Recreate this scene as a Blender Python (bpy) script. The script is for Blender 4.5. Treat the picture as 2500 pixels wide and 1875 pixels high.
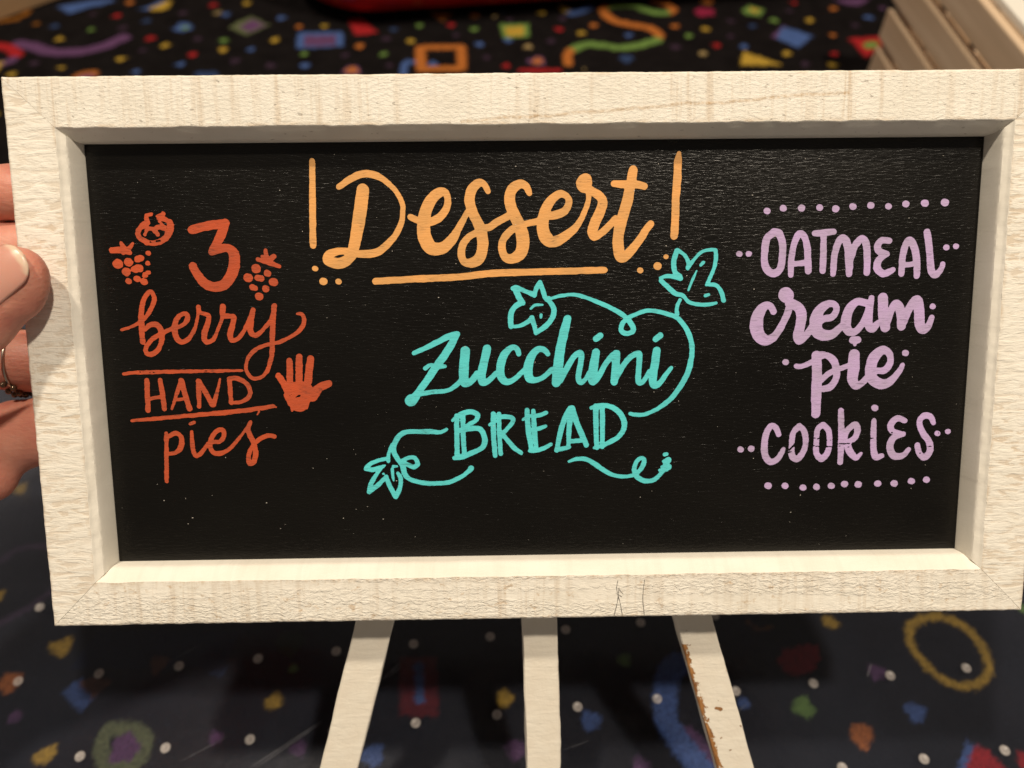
import bpy, bmesh, math, random
import numpy as np
from mathutils import Matrix, Vector

random.seed(7)
rng = np.random.default_rng(11)
for o in list(bpy.data.objects):
    bpy.data.objects.remove(o, do_unlink=True)
scene = bpy.context.scene
COL = scene.collection

# ------------------------------------------------------------------ camera
CAM_H = 0.35019                       # metres above the clear floor mat
cam_data = bpy.data.cameras.new('camera')
cam = bpy.data.objects.new('camera', cam_data)
COL.objects.link(cam)
cam_data.sensor_width = 36.0
cam_data.lens = 28.8
cam_data.clip_start = 0.01
cam_data.clip_end = 50.0
cam_data.dof.use_dof = True
cam_data.dof.focus_distance = 0.249
cam_data.dof.aperture_fstop = 8.0
# right, up and back axes of the camera in the world (z up)
cam.matrix_world = Matrix(((0.99998, 0.00614, 0.0, 0.0),
                           (-0.00466, 0.75902, -0.65105, 0.0),
                           (-0.00400, 0.65103, 0.75904, CAM_H),
                           (0, 0, 0, 1)))
scene.camera = cam

# ------------------------------------------------------------------ world and lamps
world = bpy.data.worlds.new('World')
scene.world = world
world.use_nodes = True
bg = world.node_tree.nodes['Background']
bg.inputs['Color'].default_value = (1.0, 0.86, 0.72, 1)
bg.inputs['Strength'].default_value = 0.14

def ceiling_lamp(name, loc, power, size, col):
    d = bpy.data.lights.new(name, 'AREA')
    d.shape = 'DISK'
    d.size = size
    d.energy = power
    d.color = col
    o = bpy.data.objects.new(name, d)
    o.location = loc
    COL.objects.link(o)
    return o

ceiling_lamp('ceiling_downlight', (-0.50, 0.22, 2.05), 26.0, 0.11, (1.0, 0.87, 0.70))
ceiling_lamp('ceiling_downlight.001', (0.60, -0.20, 2.05), 34.0, 0.11, (1.0, 0.87, 0.70))

scene.view_settings.view_transform = 'Standard'
scene.view_settings.look = 'None'
scene.view_settings.gamma = 1.0
scene.view_settings.use_curve_mapping = False
scene.view_settings.exposure = 0.0
scene.render.engine = 'CYCLES'

# ------------------------------------------------------------------ traced shapes
# hand lettering: x, y, radius in millimetres on the black panel (origin: middle of the frame's lower edge)
LETTERING = {
 'dessert': [
  [(-67.48,141.73,0.83),(-67.73,134.7,0.94),(-67.99,127.89,1.0),(-68.31,119.64,1.01),(-68.36,116.87,1.01)],
  [(-59.79,134.08,0.86),(-56.51,136.23,1.04),(-52.56,137.82,1.11),(-48.69,137.37,1.04),(-45.7,135.58,0.9),(-42.74,132.56,0.77),(-41.03,129.27,0.77),(-40.91,126.53,0.77),(-41.34,123.51,0.84),(-43.13,119.94,0.91),(-45.47,117.19,1.05),(-48.36,114.86,1.2),(-51.76,114.06,1.2),(-55.13,114.23,1.12),(-58.19,114.96,1.05),(-61.0,114.91,1.1),(-63.72,113.9,1.4),(-63.93,112.24,1.55),(-61.99,111.46,1.66),(-59.74,111.49,1.69),(-57.43,113.0,1.55),(-56.36,115.08,1.62),(-55.21,119.51,1.75),(-54.02,125.01,1.96),(-53.14,129.93,1.95),(-52.68,133.2,1.81)],
  [(-38.64,124.99,0.91),(-35.73,123.73,1.05),(-32.66,123.42,1.19),(-29.82,124.77,1.26),(-27.81,127.22,1.12),(-27.13,129.96,0.98),(-27.97,132.15,1.12),(-29.93,132.03,1.53),(-32.21,130.01,1.68),(-33.97,126.73,1.82),(-34.7,122.61,1.96),(-34.46,119.02,2.11),(-33.12,116.23,2.11),(-31.17,115.37,1.97),(-28.62,115.9,1.76),(-26.04,118.38,1.48),(-24.29,121.13,1.05),(-22.26,124.69,0.91),(-21.24,126.33,0.91)],
  [(-14.99,132.3,0.77),(-16.21,134.49,0.98),(-17.88,134.78,1.25),(-19.87,132.89,1.54),(-20.61,130.17,1.61),(-20.24,127.7,1.54),(-19.17,124.94,1.54),(-17.81,122.17,1.62),(-17.02,119.12,1.69),(-16.93,115.5,1.69),(-17.97,112.44,1.7),(-20.26,111.07,1.48),(-22.51,111.37,1.13),(-23.46,113.62,1.13),(-22.83,116.68,1.06),(-20.96,118.88,1.06),(-18.69,120.1,1.05),(-16.13,121.46,1.05),(-14.67,121.72,1.12),(-12.4,123.22,1.12),(-9.29,124.84,1.12)],
  [(-2.5,131.64,0.84),(-3.6,133.83,1.12),(-5.55,134.39,1.4),(-7.8,132.78,1.61),(-8.53,130.05,1.65),(-8.0,127.3,1.68),(-6.76,124.54,1.76),(-5.66,122.32,1.83),(-4.84,119.55,1.97),(-4.59,116.49,1.98),(-5.46,113.71,1.84),(-7.74,112.2,1.49),(-10.0,112.64,1.27),(-10.96,114.88,1.13),(-10.78,117.66,1.06),(-9.07,119.87,1.13),(-6.8,121.5,1.13),(-3.69,122.58,0.98),(-0.03,123.37,0.98),(2.79,124.72,1.12),(5.61,125.25,1.27),(8.14,126.32,1.19),(9.4,128.51,1.05),(8.98,130.43,0.98),(7.02,131.41,1.12),(4.78,130.2,1.33),(2.81,127.75,1.54),(1.67,124.46,1.69),(1.51,120.87,1.83),(2.48,118.36,1.98),(4.17,117.09,1.69),(6.71,117.76,1.55),(9.54,119.68,1.34),(12.08,122.14,0.99),(14.04,125.71,0.84),(15.3,129.28,0.77),(15.43,131.47,0.84)],
  [(14.3,135.3,2.1),(14.02,134.48,2.38),(14.02,133.94,2.24)],
  [(14.31,133.12,1.54),(15.43,132.56,1.33),(17.11,131.72,1.26),(19.08,130.34,1.33),(19.66,128.41,1.48),(18.83,125.94,1.55),(17.43,122.92,1.55),(16.6,120.16,1.55),(17.17,118.77,1.41),(18.86,119.3,1.13),(21.39,121.5,1.06),(23.63,123.96,0.99)],
  [(28.83,138.16,1.33),(28.03,133.81,1.54),(26.97,128.34,1.62),(25.33,122.84,1.69),(24.52,118.69,1.63),(24.55,115.07,1.7),(25.28,112.41,1.63),(26.84,112.67,1.42),(29.08,115.02,1.35),(31.32,117.79,1.2),(32.98,120.55,1.13),(34.37,122.2,1.06)],
  [(22.99,134.27,0.98),(25.23,134.11,1.19),(28.03,134.08,1.19),(30.84,133.78,1.12),(32.25,133.44,1.05)],
  [(42.59,142.91,0.7),(42.36,140.48,1.19),(42.18,135.04,1.26),(41.86,129.57,1.2),(41.83,124.06,1.2),(41.7,119.91,1.2),(41.5,118.52,1.13)],
  [(-49.8,105.78,0.99),(-37.34,106.35,1.06),(-23.16,106.89,1.06),(-14.31,107.78,1.06),(2.72,108.16,1.02),(18.35,108.41,1.02),(20.34,108.45,0.85)],
  [(-68.17,109.82,0.86),(-67.95,109.77,0.86)],
  [(-65.84,106.01,1.13),(-65.55,105.94,1.13)],
  [(-61.21,105.82,0.86),(-60.99,105.77,0.86)],
  [(39.11,112.26,0.74),(39.3,112.21,0.74)],
  [(36.48,109.48,1.14),(36.77,109.41,1.14)],
  [(31.24,108.27,0.87),(31.46,108.21,0.87)],
 ],
 'three': [
  [(-104.67,121.84,1.25),(-99.75,122.95,1.42),(-94.52,123.72,1.25)],
  [(-94.52,123.72,1.34),(-96.1,119.93,1.42),(-97.77,117.3,1.26),(-98.89,115.48,1.17)],
  [(-99.07,115.32,1.09),(-96.5,116.12,1.26),(-93.82,116.09,1.34),(-92.42,114.25,1.6),(-92.64,110.57,1.68),(-94.0,107.57,1.69),(-96.17,105.24,1.6),(-99.25,104.6,1.43),(-102.19,106.15,1.43),(-104.04,108.69,1.35),(-105.07,110.87,1.26)],
 ],
 'berry_a': [
  [(-117.69,124.11,0.83),(-120.14,122.49,0.92),(-120.96,120.52,0.83),(-119.43,118.68,0.84),(-116.14,117.99,0.77),(-113.05,119.11,0.92),(-111.38,121.41,1.0),(-111.05,123.72,0.92),(-112.3,124.88,0.83),(-114.26,125.4,0.67)],
  [(-118.02,126.35,0.7),(-116.51,126.47,0.58)],
  [(-118.03,126.25,0.67),(-117.83,124.44,0.67)],
  [(-113.01,126.53,0.7),(-114.56,125.89,0.58)],
  [(-113.02,126.37,0.67),(-113.27,125.22,0.67)],
  [(-118.95,120.66,0.47),(-118.0,122.14,0.58),(-116.49,122.29,0.5),(-115.55,121.45,0.7),(-114.95,120.52,0.5)],
  [(-115.13,122.61,0.67),(-112.97,122.58,0.75)],
  [(-114.33,124.41,0.3),(-113.39,123.58,0.42)],
 ],
 'berry_b': [
  [(-129.18,115.96,0.92),(-126.99,116.11,0.92),(-125.35,115.76,0.92),(-123.71,115.24,0.7)],
  [(-126.32,118.26,0.5),(-125.31,116.26,0.92)],
  [(-122.66,118.05,0.43),(-124.14,116.24,0.67)],
  [(-125.75,114.93,0.42),(-125.36,115.59,0.67)],
  [(-127.85,111.85,1.42),(-127.5,111.76,1.42)],
  [(-124.59,112.49,1.23),(-124.28,112.41,1.23)],
  [(-121.65,113.29,1.04),(-121.39,113.22,1.04)],
  [(-120.79,113.55,0.98),(-120.54,113.48,0.98)],
  [(-121.55,110.55,1.18),(-121.25,110.47,1.18)],
  [(-122.74,110.16,1.1),(-122.47,110.09,1.1)],
  [(-125.5,109.52,1.23),(-125.19,109.44,1.23)],
  [(-119.81,108.52,0.87),(-119.6,108.46,0.87)],
  [(-118.85,109.18,0.79),(-118.65,109.13,0.79)],
  [(-122.44,107.38,0.98),(-122.19,107.31,0.98)],
  [(-124.85,106.56,0.92),(-124.62,106.5,0.92)],
  [(-120.33,106.45,1.01),(-120.07,106.38,1.01)],
  [(-118.4,115.02,0.71),(-118.22,114.97,0.71)],
  [(-118.76,112.02,0.73),(-118.58,111.98,0.73)],
 ],
 'berry_c': [
  [(-82.77,115.48,0.54),(-82.56,113.14,0.84)],
  [(-83.88,113.66,0.47),(-81.91,112.8,0.84),(-80.51,113.62,0.84)],
  [(-85.27,112.84,0.61),(-81.96,111.8,0.76),(-78.82,110.59,0.57)],
  [(-86.16,110.07,1.27),(-85.84,109.98,1.27)],
  [(-82.71,108.55,1.05),(-82.44,108.48,1.05)],
  [(-88.68,107.34,1.27),(-88.36,107.26,1.27)],
  [(-85.65,107.21,1.05),(-85.39,107.14,1.05)],
  [(-84.88,107.07,1.05),(-84.62,107.0,1.05)],
  [(-81.08,106.01,1.24),(-80.76,105.93,1.24)],
  [(-87.48,104.4,0.92),(-87.25,104.34,0.92)],
  [(-86.71,104.19,0.87),(-86.49,104.13,0.87)],
  [(-83.53,103.92,1.05),(-83.27,103.85,1.05)],
  [(-85.7,101.64,1.15),(-85.42,101.57,1.15)],
 ],
 'berry': [
  [(-128.1,91.86,0.51),(-125.84,92.52,0.51),(-123.39,93.51,0.59),(-120.87,95.36,0.59),(-119.0,97.72,0.68),(-117.59,100.75,0.76),(-117.78,102.78,0.67),(-118.92,103.3,0.67),(-120.41,101.46,0.76),(-121.48,98.42,0.84),(-121.97,94.35,0.88),(-122.06,90.93,0.88),(-121.94,88.02,0.85)],
  [(-120.97,91.78,0.59),(-119.33,93.29,0.68),(-117.3,93.27,0.85),(-116.07,91.55,0.85),(-116.07,89.15,0.85),(-116.76,86.75,0.77),(-117.9,85.05,0.77),(-119.67,84.21,0.77),(-121.01,84.57,0.77),(-121.25,85.95,0.71),(-120.08,87.82,0.68),(-118.27,89.35,0.68),(-115.08,91.02,0.65),(-112.28,92.19,0.59),(-109.51,93.01,0.68),(-107.85,94.86,0.76),(-107.92,96.4,0.68),(-109.44,96.42,0.68),(-111.07,94.9,0.85),(-111.94,92.18,0.93),(-111.63,89.44,0.85),(-110.03,87.87,0.77),(-107.74,89.05,0.68),(-105.85,91.77,0.59),(-104.99,94.49,0.51),(-104.3,97.21,0.59),(-104.21,98.56,0.76)],
  [(-104.22,98.39,0.76),(-103.82,96.86,0.68),(-101.33,95.98,0.68),(-101.64,93.77,0.82),(-102.67,91.05,0.94),(-103.14,88.99,0.85),(-102.37,87.78,0.77),(-100.27,88.62,0.6),(-98.71,91.68,0.54),(-97.33,94.74,0.51),(-96.84,97.12,0.76),(-96.75,98.65,0.85)],
  [(-96.76,98.48,0.88),(-96.91,96.1,0.81),(-94.73,95.67,0.76),(-93.56,95.31,0.76),(-94.23,92.66,0.88),(-95.08,89.93,0.85),(-94.5,88.2,0.77),(-92.4,89.04,0.6),(-90.19,91.92,0.65),(-88.27,95.66,0.76),(-87.55,97.52,0.76)],
  [(-87.66,97.35,0.76),(-88.33,94.64,0.85),(-88.86,91.22,0.94),(-87.59,89.66,0.77),(-85.48,90.84,0.65),(-82.94,93.55,0.65),(-81.63,95.92,0.76),(-81.15,98.47,0.85)],
  [(-81.04,98.64,0.85),(-81.73,93.88,0.85),(-82.18,88.74,0.82),(-82.43,85.3,0.75),(-83.06,81.85,0.72),(-84.45,78.4,0.62),(-86.61,76.51,0.55),(-89.03,76.37,0.55),(-90.62,78.48,0.58),(-90.66,80.91,0.62),(-89.3,83.66,0.58),(-86.79,85.7,0.58),(-83.3,86.86,0.58),(-79.15,87.84,0.61),(-74.94,90.03,0.65),(-72.61,92.4,0.68),(-72.17,94.45,0.61),(-72.77,95.99,0.54),(-74.3,96.18,0.37)],
 ],
 'hand_word': [
  [(-128.68,78.18,0.43),(-124.2,78.54,0.6),(-111.18,78.72,0.6),(-99.19,78.75,0.51),(-91.98,78.83,0.34)],
  [(-121.65,76.08,0.77),(-121.82,71.54,0.82),(-121.95,66.63,0.77)],
  [(-117.53,76.2,0.72),(-117.14,72.18,0.77),(-116.89,67.09,0.77)],
  [(-121.58,70.21,0.6),(-117.93,70.79,0.6)],
  [(-114.58,67.06,0.38),(-113.12,70.73,0.6),(-111.45,74.9,0.77),(-110.87,75.76,0.77)],
  [(-111.04,75.76,0.94),(-110.27,72.09,0.86),(-109.07,66.98,0.86)],
  [(-113.52,69.85,0.52),(-110.4,70.16,0.52)],
  [(-105.74,75.52,0.86),(-105.92,71.33,0.69),(-106.02,67.65,0.65)],
  [(-105.57,75.52,0.86),(-103.74,72.0,0.77),(-101.92,68.12,0.78)],
  [(-101.58,68.12,0.78),(-100.11,72.31,0.6),(-99.0,76.31,0.26)],
  [(-96.08,76.27,0.77),(-96.13,72.6,0.69),(-96.02,68.74,0.69)],
  [(-96.07,76.37,0.6),(-93.5,76.24,0.77),(-90.85,74.63,0.77),(-89.96,72.17,0.77),(-90.77,70.08,0.78),(-93.25,68.88,0.6),(-95.84,68.81,0.43)],
  [(-127.26,63.46,0.38),(-121.89,63.81,0.6),(-108.69,64.86,0.69),(-98.28,65.61,0.78),(-87.85,66.7,0.69),(-82.96,67.52,0.52)],
  [(-83.3,67.7,0.35),(-82.12,67.15,0.26)],
  [(-87.55,65.81,0.43),(-88.13,64.83,0.31)],
 ],
 'pies': [
  [(-116.86,59.31,0.61),(-117.1,54.51,0.69),(-117.49,49.15,0.66),(-117.81,43.75,0.61)],
  [(-116.06,58.41,0.61),(-113.92,59.27,0.69),(-112.28,58.01,0.78),(-112.48,55.16,0.83),(-114.0,53.22,0.69),(-116.47,52.72,0.56)],
  [(-108.87,59.73,0.52),(-108.96,55.82,0.66),(-108.63,52.96,0.73),(-107.83,51.88,0.78),(-106.0,53.28,0.69),(-104.1,55.76,0.61)],
  [(-109.22,62.15,0.48),(-107.98,62.63,0.69)],
  [(-104.13,55.4,0.52),(-102.33,56.27,0.61),(-100.24,56.41,0.66),(-98.92,58.18,0.69),(-99.15,59.96,0.69),(-100.71,59.98,0.73),(-102.75,57.87,0.73),(-103.45,55.03,0.73),(-102.55,52.88,0.73),(-100.13,52.66,0.73),(-97.25,54.23,0.61),(-94.28,57.4,0.52),(-91.66,60.56,0.52),(-90.52,62.32,0.52)],
  [(-90.34,62.49,0.52),(-91.34,60.2,0.78),(-90.76,58.06,0.87),(-89.69,55.55,0.87),(-89.33,52.69,0.78),(-90.01,49.83,0.78),(-91.44,49.31,0.78),(-91.68,51.29,0.7),(-91.03,53.43,0.61),(-89.52,55.55,0.61),(-87.33,57.3,0.66),(-84.85,58.16,0.66),(-83.2,57.78,0.66)],
 ],
 'hand_drawing': [
  [(-77.31,81.59,0.94),(-77.43,74.46,1.03)],
  [(-74.26,82.94,0.99),(-74.64,75.12,1.12)],
  [(-70.69,82.2,1.06),(-71.89,75.09,1.21)],
  [(-80.92,76.95,0.95),(-79.17,74.13,1.03),(-77.95,70.97,1.29)],
  [(-65.54,74.31,1.12),(-68.17,73.29,1.29),(-70.72,70.52,1.73)],
  [(-75.85,71.64,3.45),(-73.78,71.61,3.62)],
  [(-74.71,70.22,3.63),(-74.95,68.82,3.28)],
  [(-76.71,68.14,1.3),(-73.25,68.09,1.3)],
  [(-77.16,67.44,0.69),(-77.23,65.96,0.38)],
  [(-72.73,68.08,0.86),(-72.7,66.67,0.42)],
  [(-78.64,70.97,1.03),(-77.4,68.15,1.04)],
 ],
 'zucchini': [
  [(-38.69,83.53,0.72),(-35.77,84.79,0.72),(-31.87,86.68,0.88),(-28.3,88.4,0.96),(-25.4,89.33,0.88)],
  [(-25.23,89.33,0.88),(-27.07,86.13,1.2),(-29.39,82.61,1.21),(-32.05,79.07,1.21),(-34.73,75.2,1.13),(-37.41,71.63,1.05),(-38.76,69.68,1.38),(-39.92,68.55,1.7)],
  [(-39.91,68.87,1.78),(-40.25,68.55,1.7)],
  [(-35.28,78.79,0.72),(-33.65,79.81,0.55),(-31.73,79.23,0.81),(-29.15,79.36,0.56)],
  [(-38.09,70.49,0.73),(-33.86,71.26,0.73),(-28.67,71.68,0.68),(-26.05,73.12,0.73),(-24.4,74.74,0.73)],
  [(-22.77,84.14,1.45),(-23.16,80.59,1.48),(-23.4,76.68,1.49),(-23.12,74.07,1.37),(-21.17,74.53,0.97),(-19.19,76.96,0.89)],
  [(-16.0,84.71,1.25),(-16.86,81.16,1.29),(-17.73,77.26,1.29),(-17.62,74.16,1.13),(-15.67,74.63,0.89),(-13.38,76.88,0.81)],
  [(-6.2,82.97,0.81),(-6.83,84.6,0.89),(-8.44,84.94,0.89),(-10.72,82.7,1.21),(-11.89,79.14,1.29),(-11.77,75.88,1.29),(-10.17,74.23,1.05),(-7.9,74.85,0.81),(-4.64,77.75,0.78)],
  [(2.83,82.86,0.77),(1.54,84.17,0.89),(-0.39,84.19,0.97),(-2.34,81.95,1.29),(-3.34,78.39,1.45),(-3.04,75.44,1.38),(-1.42,74.61,0.97),(1.17,75.39,0.81),(4.1,77.97,0.78)],
  [(8.97,93.58,1.2),(8.0,89.9,1.37),(6.7,84.11,1.45),(6.04,78.92,1.54),(5.38,73.7,1.38)],
  [(6.68,74.34,0.89),(8.96,78.56,0.89),(10.9,81.79,0.89),(12.83,83.06,0.89),(13.32,81.76,0.89),(12.84,78.51,0.89),(12.36,75.25,0.89),(13.01,73.77,0.89),(14.47,74.57,0.73),(15.76,76.84,0.73)],
  [(17.84,83.16,1.21),(17.21,79.43,1.38),(16.74,75.52,1.46),(16.91,74.04,1.3),(18.69,75.49,0.89),(20.61,79.06,0.81),(22.86,81.96,0.89),(24.47,82.92,0.81)],
  [(17.82,87.37,0.97),(19.11,88.32,0.97)],
  [(24.15,82.6,1.21),(24.02,78.37,1.3),(23.57,73.79,1.14)],
  [(24.21,75.1,0.89),(26.45,78.99,0.89),(28.69,81.56,0.89),(31.1,82.67,0.89),(31.44,81.21,0.89),(31.17,77.3,0.89),(31.21,73.7,0.89),(32.67,73.84,0.73),(34.58,76.93,0.73)],
  [(36.76,83.41,1.21),(36.33,79.84,1.3),(35.74,75.6,1.3),(35.94,72.65,1.14),(37.89,73.28,0.9),(39.8,75.88,0.73),(41.39,77.99,0.57)],
  [(36.38,86.98,0.97),(37.82,88.09,0.97)],
 ],
 'vine': [
  [(3.22,99.71,0.48),(6.42,100.63,0.51),(10.89,101.05,0.56),(14.73,100.06,0.61),(18.9,98.42,0.67),(23.4,96.29,0.72),(26.63,94.17,0.77),(28.9,91.58,0.8),(29.31,89.65,0.84),(27.48,88.86,0.73),(25.7,89.69,0.81),(26.0,91.94,0.8),(27.6,93.68,0.72),(30.16,94.77,0.64),(33.35,95.86,0.61),(36.57,95.66,0.64),(39.8,94.82,0.68),(42.72,93.67,0.72),(45.02,91.39,0.77),(46.69,88.47,0.78),(47.74,84.9,0.81),(47.66,81.0,0.84),(46.62,76.45,0.88),(44.42,72.21,0.85),(41.56,68.3,0.82),(38.31,65.71,0.7),(36.06,64.38,0.66),(32.86,63.18,0.61),(30.23,63.27,0.61),(28.76,63.53,0.58)],
  [(42.86,94.63,0.68),(42.82,96.87,0.58),(43.74,99.09,0.58)],
  [(43.44,106.24,0.88),(41.98,107.67,0.72),(41.6,110.83,0.77),(42.49,114.11,0.76)],
  [(42.65,114.27,0.64),(44.91,112.68,0.56),(46.07,110.47,0.64),(45.95,108.58,0.48)],
  [(45.94,108.89,0.64),(48.12,111.7,0.51),(50.62,113.87,0.51),(54.11,114.31,0.48)],
  [(54.43,114.14,0.61),(54.51,111.0,0.61),(53.64,107.55,0.56),(51.82,103.61,0.48)],
  [(52.46,103.6,0.48),(54.71,103.42,0.61),(56.36,101.5,0.67),(57.24,98.78,0.72)],
  [(55.01,98.01,0.45),(52.61,97.55,0.58),(49.39,97.59,0.61),(46.48,98.42,0.61),(44.52,100.36,0.67),(42.26,101.02,0.72),(39.66,103.27,0.72),(37.71,105.03,0.64)],
  [(37.54,105.83,0.48),(39.92,106.43,0.64),(43.77,105.6,0.72)],
  [(48.68,107.92,0.32),(47.31,104.77,0.45),(46.25,101.93,0.24)],
  [(49.92,109.64,0.48),(50.7,110.42,0.51)],
  [(51.58,100.28,0.48),(52.54,100.58,0.48)],
  [(3.22,99.87,0.8),(2.26,99.88,0.72),(1.32,102.75,0.72),(0.53,104.65,0.8)],
  [(0.53,104.97,0.76),(-0.6,103.08,0.72),(-1.25,100.87,0.56)],
  [(-1.25,101.19,0.8),(-3.79,102.17,0.64),(-6.65,103.47,0.72),(-7.76,103.16,0.72)],
  [(-7.29,103.16,0.8),(-6.04,100.61,0.96),(-4.78,98.69,0.72)],
  [(-5.1,98.85,0.8),(-7.35,97.44,0.8),(-8.49,95.22,0.88),(-8.53,91.38,0.8)],
  [(-8.85,91.39,0.48),(-5.8,91.67,0.61),(-3.22,92.92,0.67),(-1.93,94.19,0.64)],
  [(-2.09,94.03,0.72),(-1.31,91.62,0.77),(-0.84,89.36,0.64)],
  [(-0.84,89.52,0.72),(1.9,91.26,0.8),(4.16,93.8,0.83),(4.8,96.35,0.83),(4.01,98.27,0.8),(2.9,99.55,0.72)],
  [(-2.39,96.91,0.35),(-0.95,98.01,0.45),(1.29,98.04,0.32)],
  [(0.8,94.96,0.48),(0.73,94.16,0.45)],
  [(-29.13,59.35,0.52),(-31.04,58.49,0.65),(-34.23,58.68,0.8),(-38.6,58.74,0.73),(-42.09,58.64,0.76),(-44.47,57.04,0.84),(-45.86,54.38,0.84),(-45.79,51.98,0.73),(-44.69,49.87,0.73),(-43.29,47.75,0.88),(-42.78,45.33,0.81),(-41.37,43.5,0.73),(-37.59,42.24,0.7),(-33.19,41.87,0.71),(-28.77,42.26,0.71),(-24.92,43.86,0.7),(-22.54,45.64,0.7),(-21.64,46.68,0.88)],
  [(-43.54,49.26,0.73),(-41.46,50.28,0.66),(-39.42,50.25,0.73),(-38.54,48.28,0.73),(-39.79,47.34,0.7),(-41.53,48.08,0.66),(-42.97,48.8,0.73)],
  [(-46.29,54.68,0.58),(-47.54,52.01,0.52),(-47.77,49.32,0.58)],
  [(-47.89,50.22,0.58),(-50.83,49.66,0.61),(-53.5,48.5,0.7),(-54.87,47.01,0.73)],
  [(-55.02,46.87,0.58),(-52.69,46.68,0.8),(-50.33,47.25,0.73),(-48.84,47.98,0.26)],
  [(-49.43,47.84,0.44),(-51.57,45.16,0.66),(-53.43,42.17,0.7),(-54.12,39.45,0.81)],
  [(-53.97,39.45,0.66),(-51.71,41.23,0.7),(-49.58,43.32,0.7),(-48.52,44.36,0.59)],
  [(-48.67,44.21,0.66),(-47.59,41.48,0.76),(-45.95,37.66,0.74)],
  [(-45.8,37.66,0.81),(-44.39,40.52,0.7),(-44.0,43.54,0.66),(-44.83,45.36,0.53)],
  [(-46.6,46.74,0.51),(-46.47,44.48,0.44),(-46.31,42.97,0.26)],
  [(-46.22,47.64,0.56),(-45.05,47.62,0.37)],
  [(-49.51,45.28,0.41),(-49.41,45.25,0.41)],
  [(9.35,48.32,0.37),(11.56,49.19,0.66),(14.5,49.15,0.74),(17.44,47.6,0.77),(20.4,45.45,0.77),(23.36,43.89,0.68),(26.61,43.24,0.59),(29.86,43.65,0.62),(31.76,44.98,0.66),(33.07,47.08,0.71),(33.28,48.73,0.66),(32.16,49.14,0.62),(30.84,48.01,0.66),(30.13,45.61,0.74),(31.05,43.17,0.81),(33.43,41.77,0.77),(36.09,41.89,0.71),(38.14,43.37,0.67),(39.3,44.87,0.67)],
  [(39.8,50.3,0.59),(40.44,50.44,0.59)],
  [(39.39,48.04,0.44),(41.01,48.41,0.96)],
  [(38.98,46.24,0.44),(41.05,46.21,1.0)],
  [(38.26,45.19,0.41),(40.47,45.46,0.74)],
  [(40.43,47.88,1.03),(40.4,46.07,1.06)],
 ],
 'bread': [
  [(-25.84,63.6,0.8),(-25.96,57.67,0.8),(-25.96,50.5,0.8)],
  [(-23.95,63.58,0.78),(-23.93,57.05,0.79),(-23.69,51.07,0.73)],
  [(-27.17,62.14,0.51),(-24.52,64.18,0.8),(-21.31,64.87,0.8),(-19.29,63.81,0.8),(-19.91,62.04,0.73),(-21.96,60.89,0.65),(-23.44,59.87,0.58)],
  [(-25.5,58.86,0.87),(-21.99,59.4,0.8),(-18.79,59.36,0.87),(-17.23,56.66,0.85),(-17.71,53.68,0.8),(-20.67,51.93,0.76),(-24.2,50.48,0.88),(-26.85,50.07,0.66)],
  [(-14.35,64.04,0.8),(-14.38,57.51,0.76),(-13.95,50.63,0.73)],
  [(-12.61,64.02,0.73),(-12.55,57.49,0.7),(-12.19,51.21,0.7)],
  [(-15.56,60.65,0.51),(-13.8,61.66,0.58)],
  [(-13.2,62.99,0.73),(-10.29,63.1,0.73),(-8.26,62.63,0.73),(-8.57,61.0,0.73),(-10.63,58.65,0.73),(-12.4,57.19,0.66)],
  [(-12.1,58.08,0.73),(-9.8,55.36,0.73),(-7.77,52.94,0.73),(-5.74,51.42,0.66)],
  [(-3.72,65.08,0.8),(-3.48,59.45,0.85),(-2.42,52.27,0.73)],
  [(-1.84,64.91,0.73),(-1.52,59.42,0.8),(-0.9,52.25,0.7)],
  [(-5.06,62.14,0.44),(-2.72,63.29,0.58),(-0.1,63.4,0.7),(2.24,64.26,0.58)],
  [(-2.17,58.83,0.66),(0.17,59.25,0.66),(2.07,59.91,0.53)],
  [(-3.1,51.98,0.51),(-0.46,52.24,0.73),(1.89,53.11,0.66),(3.65,54.04,0.59)],
  [(9.65,65.62,0.73),(8.05,62.38,0.82),(6.58,57.35,0.85),(5.54,51.98,0.66)],
  [(10.09,65.61,0.87),(9.65,61.47,0.85),(9.36,57.01,0.76),(9.21,53.13,0.59)],
  [(5.25,51.99,0.59),(7.15,52.56,0.66),(9.5,53.13,0.59)],
  [(10.38,65.61,0.87),(12.13,60.25,0.88),(14.19,55.45,0.88),(14.93,53.65,0.81)],
  [(9.5,54.92,0.73),(11.55,55.04,0.73),(13.9,55.16,0.73)],
  [(17.89,66.1,0.84),(17.92,59.87,0.85),(18.25,52.7,0.66)],
  [(19.85,66.07,0.85),(19.97,59.85,0.79),(19.95,52.98,0.7)],
  [(16.35,65.53,0.51),(18.82,66.38,0.66),(22.03,66.04,0.8),(24.67,64.53,0.88),(26.59,61.84,0.91),(26.76,58.86,0.88),(25.03,56.2,0.81),(22.11,54.45,0.81),(19.77,53.28,0.59),(17.42,52.72,0.44)],
 ],
 'oatmeal': [
  [(69.62,125.75,0.96),(69.86,125.69,0.96)],
  [(74.58,126.49,0.93),(74.82,126.43,0.93)],
  [(80.17,126.54,1.04),(80.44,126.47,1.04)],
  [(85.72,126.59,0.99),(85.97,126.52,0.99)],
  [(90.67,126.21,0.99),(90.92,126.14,0.99)],
  [(95.81,126.82,0.99),(96.07,126.75,0.99)],
  [(101.34,127.16,0.99),(101.6,127.1,0.99)],
  [(106.75,126.78,0.96),(106.99,126.72,0.96)],
  [(112.06,127.39,0.99),(112.31,127.33,0.99)],
  [(117.89,127.57,1.09),(118.18,127.5,1.09)],
  [(124.02,127.77,1.09),(124.3,127.7,1.09)],
  [(61.59,112.87,0.88),(61.82,112.82,0.88)],
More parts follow.
